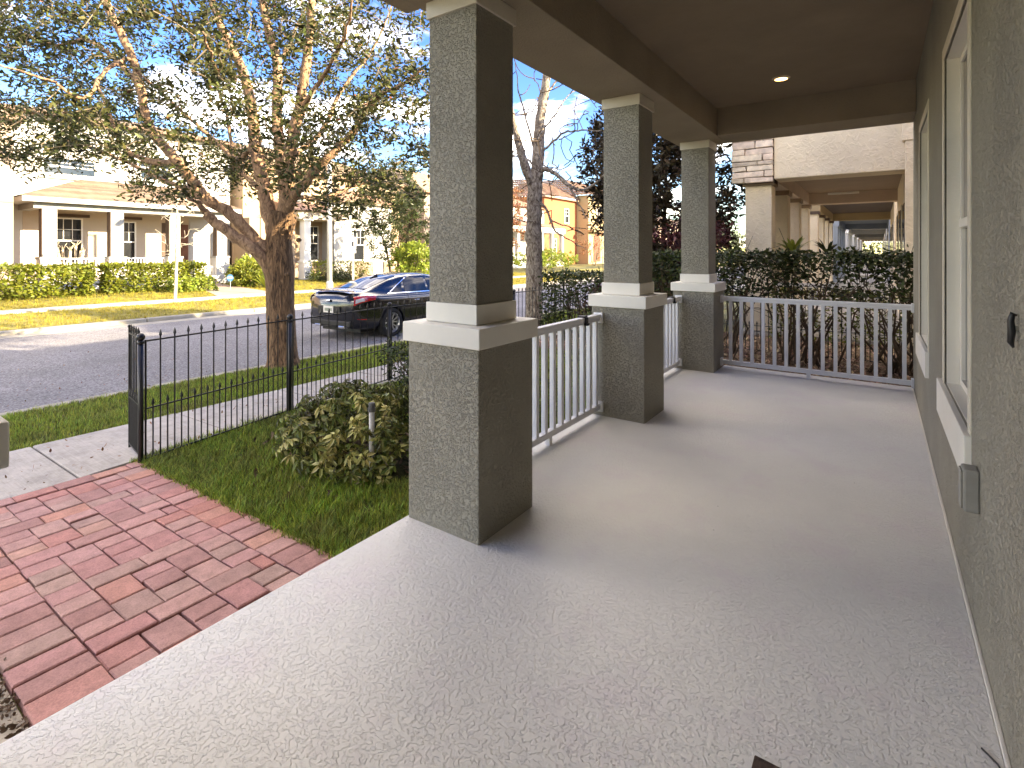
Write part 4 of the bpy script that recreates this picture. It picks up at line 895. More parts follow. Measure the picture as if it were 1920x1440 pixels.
me = body.data; bm = bmesh.new(); bm.from_mesh(me); bmesh.ops.remove_doubles(bm, verts=bm.verts, dist=.0005); bmesh.ops.recalc_face_normals(bm, faces=bm.faces); bm.to_mesh(me); bm.free()
WXs = (1.02, 3.72)
cut = MB()
for x in WXs: 
    for s_ in (-1, 1):
        cut.tube([(x, s_ * .62, .325), (x, s_ * 1.2, .325)], .365, 32)
cut_o = cut.build('cutter', None, car, local=True)
bo = body.modifiers.new('arches', 'BOOLEAN'); bo.operation = 'DIFFERENCE'; bo.object = cut_o; bo.solver = 'EXACT'
bpy.context.view_layer.update(); dg = bpy.context.evaluated_depsgraph_get(); nm = bpy.data.meshes.new_from_object(body.evaluated_get(dg)); body.modifiers.clear(); body.data = nm
bpy.data.objects.remove(cut_o)
def surf(l, y=None, j=None, s_=-1, off=.006):
    p = sec(l); j0 = int(math.floor(j)); j0 = min(j0, NP - 2); t = j - j0; a, b_ = p[j0], p[j0 + 1]; yy = a[0] * (1 - t) + b_[0] * t; zz = a[1] * (1 - t) + b_[1] * t
    ny, nz = (b_[1] - a[1]), -(b_[0] - a[0]); q = math.hypot(ny, nz) + 1e-9; return (l, s_ * (yy + off * ny / q), zz + off * nz / q)
def patch(name, corners, m, s_=-1, nu=10, nv=3, off=.006, parent=car):
    """corners: (l,j) bl, br, tr, tl on the body surface"""
    b = MB(); (a, bb, c, d) = corners
    for i in range(nu + 1):
        for k in range(nv + 1):
            u, v_ = i / nu, k / nv; l = (a[0] * (1 - u) + bb[0] * u) * (1 - v_) + (d[0] * (1 - u) + c[0] * u) * v_; j = (a[1] * (1 - u) + bb[1] * u) * (1 - v_) + (d[1] * (1 - u) + c[1] * u) * v_; b.v.append(surf(l, None, j, s_, off))
    for i in range(nu):
        for k in range(nv): n = i * (nv + 1) + k; b.f.append((n, n + nv + 1, n + nv + 2, n + 1))
    return b.build(name, m, parent, smooth=True, local=True)
for s_ in (-1, 1):
    patch('rear_quarter_glass', [(1.16, 9.2), (1.50, 9.2), (1.56, 10.6), (1.46, 10.2)], 'car_glass', s_)
    patch('rear_door_glass', [(1.58, 9.2), (2.36, 9.2), (2.34, 11.3), (1.66, 11.0)], 'car_glass', s_)
    patch('front_door_glass', [(2.44, 9.2), (3.30, 9.2), (2.92, 11.0), (2.42, 11.3)], 'car_glass', s_)
    patch('window_trim', [(1.02, 9.05), (3.40, 9.05), (3.40, 9.15), (1.02, 9.15)], 'chrome', s_, 20, 1, .009)
    patch('upper_window_trim', [(1.12, 9.3), (1.85, 11.25), (1.85, 11.35), (1.09, 9.3)], 'chrome', s_, 12, 1, .008)
    patch('upper_window_trim', [(1.85, 11.25), (2.95, 11.25), (2.95, 11.35), (1.85, 11.35)], 'chrome', s_, 12, 1, .008)
    patch('tail_light', [(.035, 5.1), (.50, 5.7), (.62, 7.6), (.06, 7.7)], 'lamp_red', s_, 10, 4, .012)
    patch('reversing_light', [(.05, 5.35), (.24, 5.6), (.22, 6.2), (.07, 6.2)], 'lamp_clear', s_, 5, 2, .017)
    patch('bumper_reflector', [(.10, 3.2), (.30, 3.2), (.30, 3.5), (.10, 3.5)], 'lamp_red', s_, 4, 1, .01)
    b = MB(); y = s_ * .905; b.box(1.72, 1.90, y - .012, y + .025, .78, .80); b.build('door_handle', 'chrome', car, bevel=.006, local=True)
    b = MB(); b.box(2.62, 2.80, y - .012, y + .025, .77, .79); b.build('door_handle', 'chrome', car, bevel=.006, local=True)
    for l_ in (1.545, 2.40):
        b = MB(); b.tube([surf(l_, None, j, s_, .001) for j in (3, 4, 5, 6, 7, 8, 9)], .004, 4); b.build('door_seam', 'car_black', car, local=True)
# rear window (over centreline)
b = MB(); nu, nv = 10, 8
for i in range(nu + 1):
    for k in range(nv + 1):
        l = .52 + (1.52 - .52) * i / nu; t = -1 + 2 * k / nv; p = sec(l); yh = p[12][0] * (1.06 - .06 * i / nu); yy = t * yh; a = abs(yy); jj = [q[0] for q in p[11:]][::-1]; zz = float(np.interp(a, jj, [q[1] for q in p[11:]][::-1])); b.v.append((l - .004, yy, zz + .007))
for i in range(nu):
    for k in range(nv): n = i * (nv + 1) + k; b.f.append((n, n + nv + 1, n + nv + 2, n + 1))
b.build('rear_window', 'car_glass', car, smooth=True, local=True)
b = MB(); b.box(.03, .17, -.60, .60, 1.068, 1.086); b.build('spoiler', 'car_paint', car, bevel=.012, local=True)
b = MB(); b.box(-.035, .02, -.36, .36, .58, .74); b.build('plate_recess', 'car_black', car, bevel=.01, local=True)
pl = MB().box(-.048, -.036, -.16, .16, .60, .745).build('number_plate', 'plate_white', car, local=True)
b = MB()
for k in range(6): b.box(-.051, -.0485, -.115 + k * .04, -.09 + k * .04, .635, .70)
b.build('plate_characters', 'plate_print', pl, local=True)
b = MB(); b.tube([(-.03, -.045, .86), (-.03, .045, .86)], .028, 4); b.build('badge', 'chrome', car, local=True)
b = MB(); b.box(-.015, .16, -.66, .66, .30, .44); b.build('rear_bumper', 'car_black', car, bevel=.03, local=True)
for a_, b_ in ((.30, .48), (-.48, -.30)): MB().box(-.03, .1, a_, b_, .27, .33).build('exhaust_tip', 'chrome', car, bevel=.01, local=True)
b = MB(); b.prism([(1.15, -.012), (1.38, -.02), (1.38, .02), (1.15, .012)], 1.28, [1.31, 1.40, 1.40, 1.31]); b.build('antenna_fin', 'car_paint', car, bevel=.006, local=True)
b = MB(); b.box(.3, 4.4, -.62, .62, .16, .5); b.build('underbody', 'car_black', car, local=True)
for x in WXs:
    for s_ in (-1, 1):
        wh = bpy.data.objects.new('wheel', None); COL.objects.link(wh); wh.parent = car; wh.location = (x, s_ * .80, .325)
        b = MB(); pts = [(0, s_ * (-.10), 0), (0, s_ * (-.085), 0), (0, s_ * .07, 0), (0, s_ * .088, 0), (0, s_ * .09, 0)]
        seg = 32; prof = [(-.10, .27), (-.10, .315), (-.08, .325), (.075, .325), (.095, .312), (.098, .235), (.08, .228)]
        for (yy, r) in prof:
            for k in range(seg): t = 2 * math.pi * k / seg; b.v.append((r * math.cos(t), s_ * yy, r * math.sin(t)))
        for i in range(len(prof) - 1):
            for k in range(seg): a = i * seg + k; a2 = i * seg + (k + 1) % seg; b.f.append((a, a2, a2 + seg, a + seg))
        b.build('tyre', 'tyre', wh, smooth=True, local=True)
        b = MB(); seg = 32
        for (yy, r) in ((.082, .232), (.088, .222), (.05, .205), (-.05, .20)):
            for k in range(seg): t = 2 * math.pi * k / seg; b.v.append((r * math.cos(t), s_ * yy, r * math.sin(t)))
        for i in range(3):
            for k in range(seg): a = i * seg + k; a2 = i * seg + (k + 1) % seg; b.f.append((a, a2, a2 + seg, a + seg))
        for k in range(10):     # five pairs of spokes
            t = 2 * math.pi * (k // 2) / 5 + (.16 if k % 2 else -.16) + .3; t2 = 2 * math.pi * (k // 2) / 5 + (.30 if k % 2 else -.30) + .3
            p0 = Vector((math.cos(t) * .05, 0, math.sin(t) * .05)); p1 = Vector((math.cos(t2) * .214, 0, math.sin(t2) * .214)); n_ = Vector((-(p1 - p0).z, 0, (p1 - p0).x)).normalized() * .011
            q = [(p0 - n_, .055), (p0 + n_, .055), (p1 + n_ * 1.3, .078), (p1 - n_ * 1.3, .078)]
            nn = len(b.v); b.v += [(a.x, s_ * z_, a.z) for a, z_ in q] + [(a.x, s_ * (z_ - .02), a.z) for a, z_ in q]
            b.f += [(nn, nn + 1, nn + 2, nn + 3), (nn, nn + 4, nn + 5, nn + 1), (nn + 1, nn + 5, nn + 6, nn + 2), (nn + 2, nn + 6, nn + 7, nn + 3), (nn + 3, nn + 7, nn + 4, nn)]
        b.tube([(0, s_ * .03, 0), (0, s_ * .07, 0)], .045, 14); b.build('rim', 'alloy', wh, local=True)
        b = MB(); b.tube([(0, s_ * -.03, 0), (0, s_ * .02, 0)], .2, 24); b.build('brake_disc', 'car_black', wh, local=True)
b = MB(); b.box(2.95, 3.1, -1.02, -.90, .93, 1.05); b.box(2.95, 3.1, .90, 1.02, .93, 1.05); b.build('door_mirror', 'car_paint', car, bevel=.03, local=True)
# a lighter car seen far down the street between the piers
c2 = empty('distant_car', (-16.0, 43, -.4), R(90), 'pale blue car roof glimpsed far off behind the hedges left of the middle pier', 'car')
b = MB(); prof = [(0, .5), (.05, .95), (.6, 1.05), (1.2, 1.4), (2.4, 1.45), (3.2, 1.0), (4.1, .85), (4.3, .5), (4.2, .3), (.1, .3)]
b.v = [(x, -.85, z) for x, z in prof] + [(x, .85, z) for x, z in prof]; k = len(prof); b.f = [tuple(range(k)), tuple(range(2 * k - 1, k - 1, -1))] + [(i, k + i, k + (i + 1) % k, (i + 1) % k) for i in range(k)]
b.build('body', 'blue_paint', c2, bevel=.06, local=True)
b = MB(); b.prism([(.7, -.7), (3.0, -.7), (3.0, .7), (.7, .7)], 1.06, [1.1, 1.15, 1.15, 1.1]); b.box(1.25, 2.4, -.86, .86, 1.05, 1.36); b.build('windows', 'car_glass', c2, local=True)
b = MB(); b.tube([(.9, -.88, .32), (.9, .88, .32)], .32, 18); b.tube([(3.4, -.88, .32), (3.4, .88, .32)], .32, 18); b.build('wheels', 'tyre', c2, local=True)

# ------------------------------------------------------------------ windows helper for houses facing +X (towards us)
def hwin(root, X, y0, y1, z0, z1, nv=3, nh=4, frame='trim_white', glass='glass_dark', fw=.06, half=True):
    f = MB(); f.box(X, X + .05, y0, y0 + fw, z0, z1); f.box(X, X + .05, y1 - fw, y1, z0, z1); f.box(X, X + .05, y0 + fw, y1 - fw, z1 - fw, z1); f.box(X - .0, X + .08, y0 - .03, y1 + .03, z0 - .06, z0); f.box(X, X + .05, y0 + fw, y1 - fw, z0, z0 + fw)
    zm = (z0 + z1) / 2; f.box(X, X + .045, y0 + fw, y1 - fw, zm - .03, zm + .03)
    w = f.build('window', frame, root)
    p = MB(); p.box(X + .004, X + .012, y0 + fw, y1 - fw, z0 + fw, zm - .03); p.build('pane', glass, w)
    p = MB(); p.box(X + .004, X + .012, y0 + fw, y1 - fw, zm + .03, z1 - fw); p.build('pane', glass, w)
    m = MB(); za, zb = (zm + .03, z1 - fw)
    for i in range(1, nv): y = y0 + fw + (y1 - y0 - 2 * fw) * i / nv; m.box(X + .0125, X + .03, y - .012, y + .012, za, zb)
    m.box(X + .0125, X + .029, y0 + fw, y1 - fw, (za + zb) / 2 - .012, (za + zb) / 2 + .012); m.build('muntins', frame, w)
    return w
# --- white house straight across
h1 = empty('white_house', (-29, 10, 0), label='white two storey house with shingled porch roof across the street at the left', cat='house')
XP = -27.0; XB = -29.2
MB().box(-38, XB, 5.75, 14.6, -.2, 7.3).build('wall', 'wall_white', h1)
MB().box(XB, XB + .02, 6.1, 12.5, .3, 3.3).build('porch_wall', 'wall_porch', h1)
MB().box(XB, XP + .3, 5.6, 13.7, -.3, .35).build('porch_deck', 'wall_white', h1)
for (a, b_) in ((6.22, 6.68), (8.47, 8.94), (10.74, 11.2), (12.88, 13.36)):
    c = MB().box(XP - .42, XP, a, b_, 1.25, 3.22).build('porch_column', 'grey_paint', h1)
    MB().box(XP - .55, XP + .10, a - .10, b_ + .10, 1.2, 1.30).build('column_cap', 'grey_paint', c)
    MB().box(XP - .52, XP + .07, a - .07, b_ + .07, -.2, 1.2).build('pedestal', 'wall_white', c)
    MB().box(XP - .40, XP - .02, a - .02, a - .003, 1.3, 3.22).build('column_side', 'dark_brown', c)  # thin dark brown strip down the left side of the column
nm_ = MB()
for k in range(4):
    z_ = 2.62 - k * .17; nm_.box(XP + .003, XP + .012, 13.09, 13.12, z_, z_ + .12); nm_.box(XP + .003, XP + .012, 13.12, 13.16, z_ + (.09 if k % 2 else .0), z_ + (.12 if k % 2 else .03)); nm_.box(XP + .003, XP + .012, 13.12, 13.16, z_ + .05, z_ + .07)
nm_.build('house_number', 'dark_brown', h1, kind='stuff')
MB().box(XP - .45, XP + .02, 5.95, 13.5, 3.222, 3.46).build('porch_beam', 'grey_paint', h1)
MB().box(XB, XP - .45, 5.95, 6.3, 3.222, 3.46).build('porch_beam', 'grey_paint', h1)
MB().box(XB - .0, XP + .38, 5.55, 13.9, 3.462, 3.66).build('fascia', 'wall_white', h1)
MB().box(XB, XP - .46, 6.3, 13.4, 3.3, 3.46).build('porch_ceiling', 'wall_porch', h1)
r = MB(); rv = [(XP + .40, 5.5, 3.665), (XP + .40, 13.95, 3.665), (XB, 13.95, 3.665), (XB, 5.5, 3.665), (XB, 8.1, 4.75), (XB, 12.0, 4.75)]
nr = 9
for k in range(nr):     # shingle courses
    t0, t1 = k / nr, (k + 1) / nr; Lp = lambda a, b_, t: tuple(np.array(a) * (1 - t) + np.array(b_) * t)
    a0, b0, a1, b1 = Lp(rv[0], rv[4], t0), Lp(rv[1], rv[5], t0), Lp(rv[0], rv[4], t1), Lp(rv[1], rv[5], t1); up = (0, 0, .018)
    r.quad(tuple(np.array(a0) + up), tuple(np.array(b0) + up), b1, a1); r.quad(a0, b0, tuple(np.array(b0) + up), tuple(np.array(a0) + up))
    c0, c1 = Lp(rv[3], rv[4], t0), Lp(rv[3], rv[4], t1); r.quad(tuple(np.array(c0) + up), tuple(np.array(a0) + up), a1, c1)
    e0, e1 = Lp(rv[2], rv[5], t0), Lp(rv[2], rv[5], t1); r.quad(tuple(np.array(b0) + up), tuple(np.array(e0) + up), e1, b1)
r.build('porch_roof', 'shingle', h1)
hwin(h1, XB + .022, 7.05, 8.10, 1.0, 3.0); MB().box(XB + .02, XB + .07, 6.95, 8.35, 3.04, 3.17).build('lintel', 'dark_brown', h1)
hwin(h1, XB + .022, 9.55, 10.15, 1.0, 2.95, 2); MB().box(XB + .02, XB + .07, 9.45, 10.4, 3.04, 3.17).build('lintel', 'dark_brown', h1)
d = MB().box(XB + .02, XB + .06, 12.0, 12.45, .35, 2.9).build('front_door', 'wood_door', h1); MB().box(XB + .06, XB + .09, 12.05, 12.08, 1.3, 1.36).build('handle', 'chrome', d)
MB().box(XB + .02, XB + .05, 11.25, 11.65, .4, 2.95).build('shutter', 'dark_brown', h1)
MB().box(XB, XB + .03, 12.55, 13.6, -.1, 3.2).build('entry_wall', 'wall_white', h1)
hwin(h1, XB + .01, 6.7, 8.6, 4.85, 5.6, 4); MB().box(XB, XB + .08, 6.6, 8.7, 4.68, 4.78).build('sill_band', 'grey_paint', h1)
hwin(h1, XB + .01, 10.3, 11.6, 5.0, 6.2, 3)
r = MB(); r.prism([(-38.5, 5.3), (XB + .5, 5.3), (XB + .5, 15.0), (-38.5, 15.0)], 7.3, 7.45); rv = [(-38.5, 5.3, 7.452), (XB + .5, 5.3, 7.452), (XB + .5, 15, 7.452), (-38.5, 15, 7.452), (-33.8, 8.6, 8.7), (-33.8, 11.8, 8.7)]; r.quad(rv[0], rv[1], rv[4]).quad(rv[1], rv[2], rv[5], rv[4]).quad(rv[2], rv[3], rv[5]).quad(rv[3], rv[0], rv[4], rv[5]); r.build('main_roof', 'shingle', h1)
def rail_bits(root, X, y0, y1, z0, z1, sp=.12):
    MB().box(X, X + .05, y0, y1, z1 - .05, z1).build('porch_rail', 'trim_white', root)
    MB().box(X, X + .05, y0, y1, z0, z0 + .05).build('porch_rail', 'trim_white', root)
    b = MB(); y = y0
    while y < y1: b.box(X + .01, X + .04, y, y + .035, z0 + .05, z1 - .05); y += sp
    b.build('porch_balusters', 'trim_white', root)
rail_bits(h1, XP - .25, 6.8, 8.35, .45, 1.25); rail_bits(h1, XP - .25, 9.05, 10.65, .45, 1.25); rail_bits(h1, XP - .2, 11.9, 12.8, .0, .8)
st = MB()
for k in range(3): st.box(XP + .1 + k * .3, XP + .4 + k * .3, 11.35, 12.7, -.3, .2 - k * .14)
st.build('entry_steps', 'wall_pink', h1)
# pinkish neighbour at the far left
hL = empty('pink_house', (-28, 3, 0), label='pinkish beige house wall at the far left edge across the street', cat='house')
MB().box(-38, -26.6, -6, 5.30, -.2, 6.4).build('wall', 'wall_pink', hL); MB().box(-26.6, -26.57, -6, 5.3, 3.35, 3.42).build('string_course', 'tan_trim', hL)
r = MB(); r.prism([(-38.4, -6.4), (-26.2, -6.4), (-26.2, 5.6), (-38.4, 5.6)], 6.4, 6.6); r.quad((-38.4, -6.4, 6.6), (-26.2, -6.4, 6.6), (-32, -1, 8.6)).quad((-26.2, -6.4, 6.6), (-26.2, 5.6, 6.6), (-32, 1, 8.6), (-32, -1, 8.6)).quad((-26.2, 5.6, 6.6), (-38.4, 5.6, 6.6), (-32, 1, 8.6)); r.build('roof', 'shingle', hL)
hwin(hL, -26.59, 2.6, 3.8, 1.0, 2.8)
# --- beige house to the right of it
h2 = empty('beige_house', (-29, 20, 0), label='beige house with stone clad base and white porch column behind the oak trunk', cat='house')
MB().box(-40, -28.6, 15.0, 26.5, -.2, 6.2).build('wall', 'wall_beige', h2)
MB().box(-28.6, -26.8, 14.4, 17.0, -.2, 3.3).build('side_wing', 'wall_beige', h2)
MB().box(-26.8, -26.75, 14.98, 15.02, -.2, 3.3).build('downpipe', 'tan_trim', h2)
c = MB().box(-26.9, -26.45, 17.35, 17.75, 1.0, 3.35).build('porch_column', 'trim_white', h2); MB().box(-27.0, -26.35, 17.25, 17.85, .9, 1.0).build('column_cap', 'trim_white', c); MB().box(-26.95, -26.4, 17.3, 17.8, -.2, .9).build('pedestal', 'trim_white', c); MB().box(-27.0, -26.35, 17.25, 17.85, 3.28, 3.36).build('capital', 'trim_white', c)
MB().box(-28.6, -26.35, 16.9, 20.0, 3.362, 3.8).build('porch_beam', 'wall_porch', h2)
r = MB(); r.quad((-26.1, 16.6, 3.82), (-26.1, 20.2, 3.82), (-28.6, 20.2, 4.5), (-28.6, 16.6, 4.5)); r.quad((-26.1, 16.6, 3.80), (-28.6, 16.6, 3.80), (-28.6, 16.6, 4.5), (-26.1, 16.6, 3.82)); r.build('porch_roof', 'tile_clay', h2)
MB().box(-28.59, -28.55, 17.0, 17.6, .2, 2.6).build('front_door', 'wood_door', h2)
MB().box(-28.6, -27.4, 20.0, 24.6, -.2, 4.6).build('bay_wall', 'wall_white', h2)
hwin(h2, -28.58, 18.7, 19.7, .95, 3.1, 3, 4, 'trim_white', 'glass_dark'); hwin(h2, -27.385, 21.35, 22.3, .95, 2.95, 3)
MB().box(-27.4, -27.3, 21.2, 23.0, -.2, .85).build('stone_base', 'stone_wall', h2); MB().box(-27.4, -27.3, 23.9, 24.6, -.2, .85).build('stone_base', 'stone_wall', h2)
r = MB(); r.quad((-27.0, 19.8, 4.6), (-27.0, 24.9, 4.6), (-29.0, 23.5, 5.8), (-29.0, 21.2, 5.8)); r.prism([(-40.4, 14.6), (-28.2, 14.6), (-28.2, 27), (-40.4, 27)], 6.2, 6.35); rv = [(-40.4, 14.6, 6.352), (-28.2, 14.6, 6.352), (-28.2, 27, 6.352), (-40.4, 27, 6.352), (-34, 18, 8.6), (-34, 23.5, 8.6)]; r.quad(rv[0], rv[1], rv[4]).quad(rv[1], rv[2], rv[5], rv[4]).quad(rv[2], rv[3], rv[5]).quad(rv[3], rv[0], rv[4], rv[5]); r.build('roof', 'tile_clay', h2)
hwin(h2, -28.58, 17.5, 18.7, 4.4, 5.6, 3); hwin(h2, -28.58, 22.0, 23.4, 4.6, 5.6, 3)
h3 = empty('tan_house', (-30, 32, 0), label='tan house with tiled roof partly hidden by trees just left of the nearest full pier', cat='house')
MB().box(-41, -28.2, 28.6, 38.5, -.2, 6.0).build('wall', 'wall_pink', h3)
r = MB(); r.prism([(-41.4, 28.2), (-27.8, 28.2), (-27.8, 38.9), (-41.4, 38.9)], 6.0, 6.2); rv = [(-41.4, 28.2, 6.202), (-27.8, 28.2, 6.202), (-27.8, 38.9, 6.202), (-41.4, 38.9, 6.202), (-34.5, 31, 8.8), (-34.5, 36, 8.8)]; r.quad(rv[0], rv[1], rv[4]).quad(rv[1], rv[2], rv[5], rv[4]).quad(rv[2], rv[3], rv[5]).quad(rv[3], rv[0], rv[4], rv[5]); r.build('roof', 'tile_clay', h3)
hwin(h3, -28.18, 29.3, 30.4, 1, 2.9); hwin(h3, -28.18, 32, 33, 4, 5.3)
# --- white columned house and terracotta house in the gap between the piers
h4 = empty('columned_house', (-30, 45, 0), label='pale house with white porch columns in the gap left of the bare tree', cat='house')
MB().box(-42, -30.8, 38.9, 50.2, -.2, 6.2).build('wall', 'wall_white', h4)
MB().box(-30.8, -28.3, 38.9, 50.6, 3.5, 4.1).build('porch_beam', 'wall_white', h4)
for k in range(6):
    y = 39.3 + k * 2.15; c = MB().box(-28.75, -28.4, y, y + .38, .4, 3.5).build('porch_column', 'wall_white', h4)
for k in range(5):
    y = 39.3 + k * 2.15; MB().box(-30.79, -30.75, y + .9, y + 1.7, .5, 2.9).build('shutter', 'wall_orange' if k > 2 else 'glass_dark', h4)
rail_bits(h4, -28.6, 39.3, 50.4, .35, 1.2, .18); MB().box(-30.8, -28.3, 38.9, 50.6, -.2, .34).build('porch_deck', 'wall_white', h4)
hwin(h4, -30.78, 41.0, 42.2, 4.6, 6.0, 2, 4, 'trim_white', 'glass_shade'); hwin(h4, -30.78, 44.5, 45.7, 4.6, 6.0, 2, 4, 'trim_white', 'glass_shade')
r = MB(); r.quad((-28.1, 38.7, 4.12), (-28.1, 50.8, 4.12), (-30.8, 50.8, 4.7), (-30.8, 38.7, 4.7)); r.quad((-30.4, 38.5, 6.25), (-30.4, 50.4, 6.25), (-36, 49, 8.2), (-36, 40, 8.2)); r.quad((-30.4, 38.5, 6.24), (-36, 40, 8.2), (-42, 38.5, 6.24)); r.build('roof', 'tile_clay', h4)
h5 = empty('terracotta_house', (-32, 58, 0), label='terracotta orange house with barrel tile roof seen between the first two piers', cat='house')
MB().box(-46, -31.2, 50.9, 62.5, -.2, 8.0).build('wall', 'wall_orange', h5)
MB().box(-31.2, -29.6, 58.8, 70, -.2, 8.6).build('front_wing', 'wall_yellow', h5)
rr_ = MB()
def tiles(mb, p0, p1, p2, p3, nrow=8, ncol=26):
    """barrel tiles: ridged courses from eave p0-p1 up to ridge p3-p2"""
    p0, p1, p2, p3 = map(Vector, (p0, p1, p2, p3)); n_ = (p1 - p0).cross(p3 - p0).normalized()
    if n_.z < 0: n_ = -n_
    for i in range(ncol):
        for k in range(nrow):
            u0, u1, um = i / ncol, (i + 1) / ncol, (i + .5) / ncol; v0, v1 = k / nrow, (k + 1) / nrow
            f = lambda u, v_: (p0.lerp(p1, u)).lerp(p3.lerp(p2, u), v_)
            h = .11; a, b_, c, d, e, g_ = f(u0, v0), f(um, v0) + n_ * (h + .04), f(u1, v0), f(u0, v1), f(um, v1) + n_ * h, f(u1, v1)
            mb.quad(a, b_, e, d); mb.quad(b_, c, g_, e)
tiles(rr_, (-30.7, 50.4, 8.0), (-30.7, 60, 8.0), (-35.5, 60, 10.3), (-35.5, 52.5, 10.3)); tiles(rr_, (-46, 50.4, 8.0), (-30.7, 50.4, 8.0), (-35.5, 52.5, 10.3), (-42, 52.5, 10.3)); tiles(rr_, (-29.1, 58.3, 8.6), (-29.1, 70.5, 8.6), (-34, 70.5, 11), (-34, 60, 11)); tiles(rr_, (-46, 58.3, 8.6), (-29.1, 58.3, 8.6), (-34, 60, 11), (-40, 60, 11), 8, 30)
rr_.build('roof_tiles', 'tile_clay', h5, kind='stuff')
MB().box(-31.6, -30.75, 50.45, 60, 7.78, 7.95).build('eave', 'tan_trim', h5)
for y in (60.2, 63.6, 67.0):
    arch = [(y, .3), (y + 1.9, .3)] + [(y + .95 + .95 * math.cos(a), 2.9 + .95 * math.sin(a)) for a in np.linspace(0, math.pi, 9)]
    b = MB(); b.v = [(-29.59, a, z) for a, z in arch] + [(-29.52, a, z) for a, z in arch]; k = len(arch); b.f = [tuple(range(k)), tuple(range(2 * k - 1, k - 1, -1))] + [(i, (i + 1) % k, k + (i + 1) % k, k + i) for i in range(k)]; b.build('arched_door', 'wood_door', h5)
hwin(h5, -31.18, 52.5, 53.6, 1, 3.1, 2); hwin(h5, -31.18, 55.5, 56.6, 5, 6.8, 2); hwin(h5, -29.58, 61, 62.2, 5.4, 7.2, 2, 4, 'trim_white', 'glass_shade'); MB().box(-29.6, -28.8, 58.6, 70.2, 4.0, 4.25).build('arcade_cornice', 'wall_yellow', h5)
# more of the row further on so the street does not end
for i, y in enumerate((74, 88, 102, 118)):
    hh = empty('row_house', (-33, y + 5, 0), label=['cream house next beyond the terracotta one', 'pinkish house second beyond the terracotta one', 'white house third beyond the terracotta one', 'beige house farthest along the opposite side of the street'][i], cat='house', group='far houses along the opposite side')
    MB().box(-45, -31, y, y + 11, -.2, 6.5).build('wall', ['wall_yellow', 'wall_pink', 'wall_white', 'wall_beige'][i], hh)
    r = MB(); r.quad((-45.5, y - .4, 6.5), (-30.5, y - .4, 6.5), (-38, y + 3, 9)).quad((-30.5, y - .4, 6.5), (-30.5, y + 11.4, 6.5), (-38, y + 8, 9), (-38, y + 3, 9)); r.build('roof', 'shingle', hh)
    hwin(hh, -30.98, y + 2, y + 3.4, 1, 3); hwin(hh, -30.98, y + 6, y + 7.4, 4, 5.6)

# ------------------------------------------------------------------ the row of neighbouring porches on our side
def porch_row(name, y0, ncol, sp, mats, label, stonefront=False, zb=2.86, xl=-2.15, up=5.0, rail=False):
    wallm, colm, capm, beamm = mats; cw = .46; ylen = (ncol - 1) * sp + cw; root = empty(name, (.4, y0 + 2, 0), label=label, cat='house')
    MB().box(.42, 12, y0, y0 + ylen + .2, -.3, up).build('wall', wallm, root)
    MB().box(1.3, 12, y0 - 3.6, y0 - .01, -.3, up).build('gap_sunblock', wallm, root)  # unseen filler block, added to keep sun from passing between the houses
    MB().box(-2.2, .42, y0 - .02, y0 + ylen, -.3, -.02).build('porch_deck', 'sidewalk_concrete', root)
    for k in range(ncol):
        y = y0 + k * sp; c = MB().box(xl + .05, xl + .05 + cw, y + .03, y + .03 + cw, .0, zb - .1).build('porch_column', colm, root, bevel=.01)
        MB().box(xl + .01, xl + .09 + cw, y - .01, y + .07 + cw, zb - .1, zb - .002).build('capital', capm, c)
    MB().box(xl + .03, xl + .08 + cw, y0 + .5, y0 + ylen + .04, zb, zb + .32).build('porch_beam', beamm, root)
    MB().box(xl + .08 + cw, .42, y0 + ylen - .45, y0 + ylen + .03, zb, zb + .32).build('end_beam', beamm, root)
    MB().box(xl + .08 + cw, .42, y0 + .5, y0 + ylen - .46, zb + .30, zb + .4).build('ceiling', capm if capm != 'trim_white' else beamm, root)
    for a in range(3):
        yy = y0 + 1.0 + a * 2.0
        if yy + 1 < y0 + ylen: t = MB().box(.395, .418, yy, yy + 1.0, .5, 2.5).build('window', 'trim_cream', root); MB().box(.385, .394, yy + .1, yy + .9, .6, 2.4).build('pane', 'glass_dark', t)
    return root
nb = porch_row('stone_porch_house', 10.8, 4, 2.1, ('stucco_cream', 'stucco_cream', 'tan_trim', 'stucco_tan'), 'cream stucco neighbouring house with stacked stone corner beyond the hedge')
# front gable wall above the beam, stone stack at its corner
MB().box(-1.58, .42, 10.70, 11.28, 2.85, 4.4).build('front_wall', 'stucco_cream', nb, bevel=.015)
MB().box(.36, .74, 10.55, 10.8, -.3, 3.30).build('corner_pilaster', 'stucco_cream', nb, bevel=.01)
MB().box(.32, .78, 10.53, 10.82, 3.302, 4.4).build('corner_block', 'stucco_cream', nb, bevel=.01)
MB().box(-2.26, -1.60, 10.74, 11.28, 2.80, 4.4).build('stone_backing', 'bark_dark', nb)
z = 2.80
while z < 4.38:
    hgt = random.choice((.085, .10, .12, .14)); x = -2.31
    while x < -1.585:
        ln = random.uniform(.2, .6); x1 = min(x + ln, -1.585); x1 = -1.585 if -1.585 - x1 < .1 else x1; pr = random.uniform(0, .03)
        b = MB(); b.box(x + .006, x1 - .006, 10.64 - pr, 10.745, z + .005, z + hgt - .005)
        b.v = [(a + random.uniform(-.008, .008), c + random.uniform(-.012, .012), d + random.uniform(-.007, .007)) for a, c, d in b.v]; b.build('stone', 'stone', nb, bevel=.012)
        x = x1
    z += hgt
MB().prism([(-2.5, 10.5), (.42, 10.5), (.42, 17.9), (-2.5, 17.9)], 4.4, [4.45, 5.0, 5.0, 4.45]).build('porch_roof', 'tile_clay', nb)
